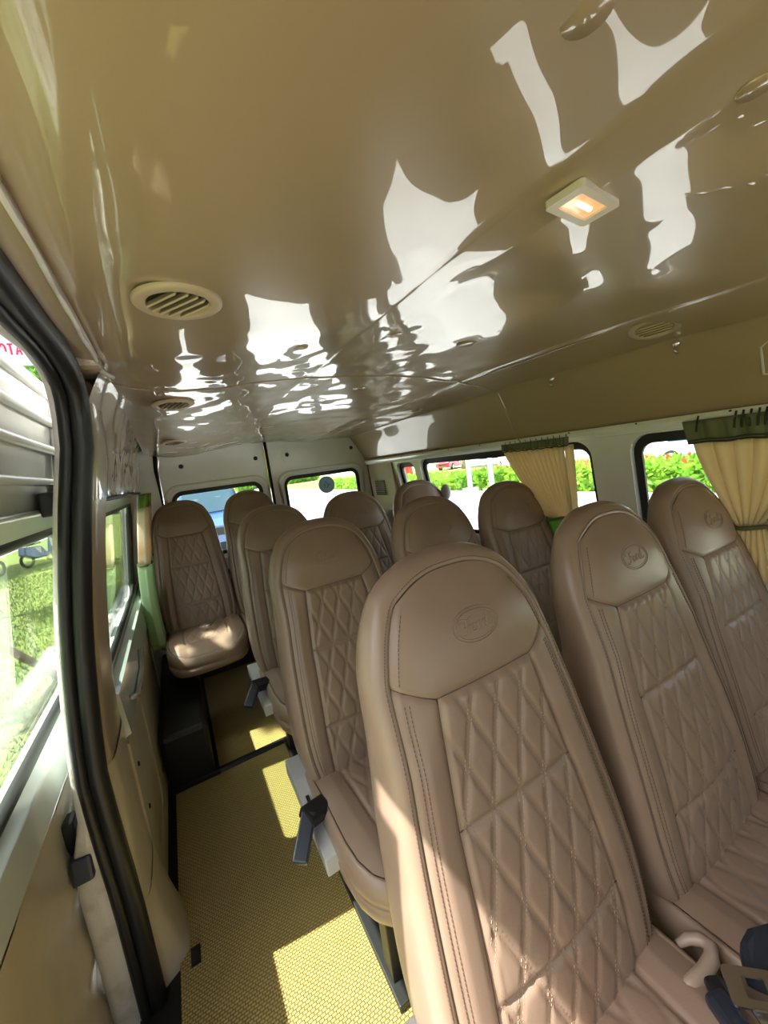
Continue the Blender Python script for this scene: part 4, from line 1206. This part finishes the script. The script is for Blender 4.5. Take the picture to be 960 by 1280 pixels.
tree(-11.5, 16, 6.5, 2.6, 'tall leafy tree behind the left pavement', n=3000, trunk_r=.2, leaf=.45)
tree(-8.0, 51, 13.0, 2.8, 'tall palm green tree under the white sign above the sliding door', n=2600, trunk_r=.3, leaf=.9)
tree(24, 9.6, 5, 2.4, 'tree with pink brown trunk on the far lawn seen through the front side window', n=2600, trunk_r=.28, leaf=.5)
tree(26, 30, 6, 2.8, 'leafy tree on the far lawn beyond the rear side window', n=2600, trunk_r=.25, leaf=.5)
# unseen tree added beside the van to shade the nearest and back corner seats
shade_tree = empty('tree', (-1.5, 2.62, GZ)); tag(shade_tree, 'added out-of-view tree left of the van, its branch shading the nearest seat', 'tree')
tube('trunk', [(.0, .0, 0), (.02, .01, 1.5), (-.02, 0, 3.0), (-.03, .02, 4.15)], [.09, .07, .06, .05], M_trunk, shade_tree, seg=10)
tube('branch', [(-.03, 0, 4.12), (.30, -.72, 4.10), (.48, -1.32, 3.93), (.50, -1.88, 3.88)], [.05, .062, .066, .055], M_trunk, shade_tree)
tube('branch', [(-.03, .02, 4.1), (-.4, .3, 4.9), (-.6, .6, 5.6)], [.05, .04, .02], M_trunk, shade_tree)
leaf_cloud('crown', 420, lambda: (lambda a: (-.55 + a.x * .75, .55 + a.y * .8, 5.35 + a.z * .55))(Vector((random.gauss(0, 1), random.gauss(0, 1), random.gauss(0, 1))).normalized() * random.random() ** .4), .17, M_leafd, shade_tree)
# low dark stalls / parked scooters on the left
def stall(x, y, w, m, lab):
    s = empty('market_stall', (x, y, GZ)); tag(s, lab, 'stall')
    box('awning', (0, 0, 2.35), (2.2, w, .06), m, s, rot=Matrix.Rotation(R(9), 3, 'Y'))
    box('back_sheet', (-1.0, 0, 1.1), (.05, w, 2.2), m, s)
    box('counter', (.5, 0, .5), (.6, w * .9, .9), M_dglass, s, bev=.02)
    for a in (-1, 1):
        for b in (-1, 1): tube('pole', [(a, b * w * .48, 0), (a, b * w * .48, 2.4)], .03, M_paleblue, s)
stall(-9.4, 19.5, 4.2, M_teal, 'teal tarpaulin stall on the left verge seen through the door window')
stall(-9.6, 25.5, 4.6, mat('navy_tarpaulin', (.03, .06, .14), .6), 'dark navy tarpaulin stall further along the left verge')
stall(-6.2, 33.0, 5.0, mat('green_tarpaulin', (.02, .25, .12), .6), 'green tarpaulin stall far along the left verge')
def scooter(x, y, rz, m, lab):
    s = empty('scooter', (x, y, GZ), rz); tag(s, lab, 'scooter')
    for q in (-.6, .6):
        V_, F_ = tube_data([(q + .22 * math.cos(a), 0, .26 + .22 * math.sin(a)) for a in [2 * math.pi * k / 20 for k in range(20)]], .045, 8, True, up=Vector((0, 1, 0)))
        link_mesh('wheel', V_, F_, M_tyre, s, True)
    extrude_poly('body', [(-.75, -.12, .45), (-.70, -.12, .72), (-.1, -.12, .66), (.05, -.12, .34), (.38, -.12, .34), (.45, -.12, .85), (.54, -.12, .82), (.58, -.12, .40), (.30, -.12, .24), (-.3, -.12, .24)], (0, .24, 0), m, s, bev=.03)
    box('saddle', (-.38, 0, .77), (.62, .24, .09), M_black, s, bev=.03)
    tube('fork', [(.60, 0, .26), (.44, 0, .95)], .03, M_chrome, s); tube('handlebar', [(.40, -.32, 1.02), (.44, 0, .96), (.40, .32, 1.02)], .018, M_black, s)
    bm = bmesh.new(); bmesh.ops.create_uvsphere(bm, u_segments=12, v_segments=8, radius=.08, matrix=Matrix.Translation((.52, 0, .88))); bm_obj('headlight', bm, M_silver, s, True)
scooter(-5.2, 15.6, R(70), M_dglass, 'dark blue scooter parked past the grass on the left')
scooter(-4.2, 17.5, R(60), M_carb, 'blue scooter parked behind the dark one on the left')
scooter(-2.7, 15.4, R(80), M_navy, 'navy scooter parked by the pale tree seen through the left rear side window')
# white sign board with red lettering, high above the sliding door
sg = empty('sign_board', (-9.6, 44.0, GZ)); tag(sg, 'large pale sign board with red lettering seen above the sliding door', 'sign')
extrude_poly('board', [(-4.0, 0, 18.5), (2.0, 0, 18.5), (2.0, 0, 13.9), (-4.0, 0, 13.9)], (0, .3, 0), mat('sign_pale_blue', (.62, .72, .92), .5), sg)
tube('sign_pole', [(-1, .4, 0), (-1, .4, 17)], .25, M_grey, sg)

GL = {'T': [[(-.5, 1), (.5, 1)], [(0, 1), (0, 0)]], 'A': [[(-.5, 0), (0, 1), (.5, 0)], [(-.3, .36), (.3, .36)]], 'Y': [[(-.5, 1), (0, .5), (.5, 1)], [(0, .5), (0, 0)]], 'O': [[(.5 * math.cos(2 * math.pi * k / 20), .5 + .5 * math.sin(2 * math.pi * k / 20)) for k in range(21)]]}
M_let = mat('sign_red', (.80, .02, .10), .5)
LV = []; LF = []
for i, ch in enumerate('TOYOTA'):
    for st_ in GL[ch]:
        v, f = tube_data([(-1.65 + i * .50 + p[0] * .34, -.03, 14.7 + p[1] * .85) for p in st_], .065, 6, up=Vector((0, 1, 0))); k = len(LV); LV += v; LF += [tuple(j + k for j in g) for g in f]
link_mesh('lettering', LV, LF, M_let, sg)
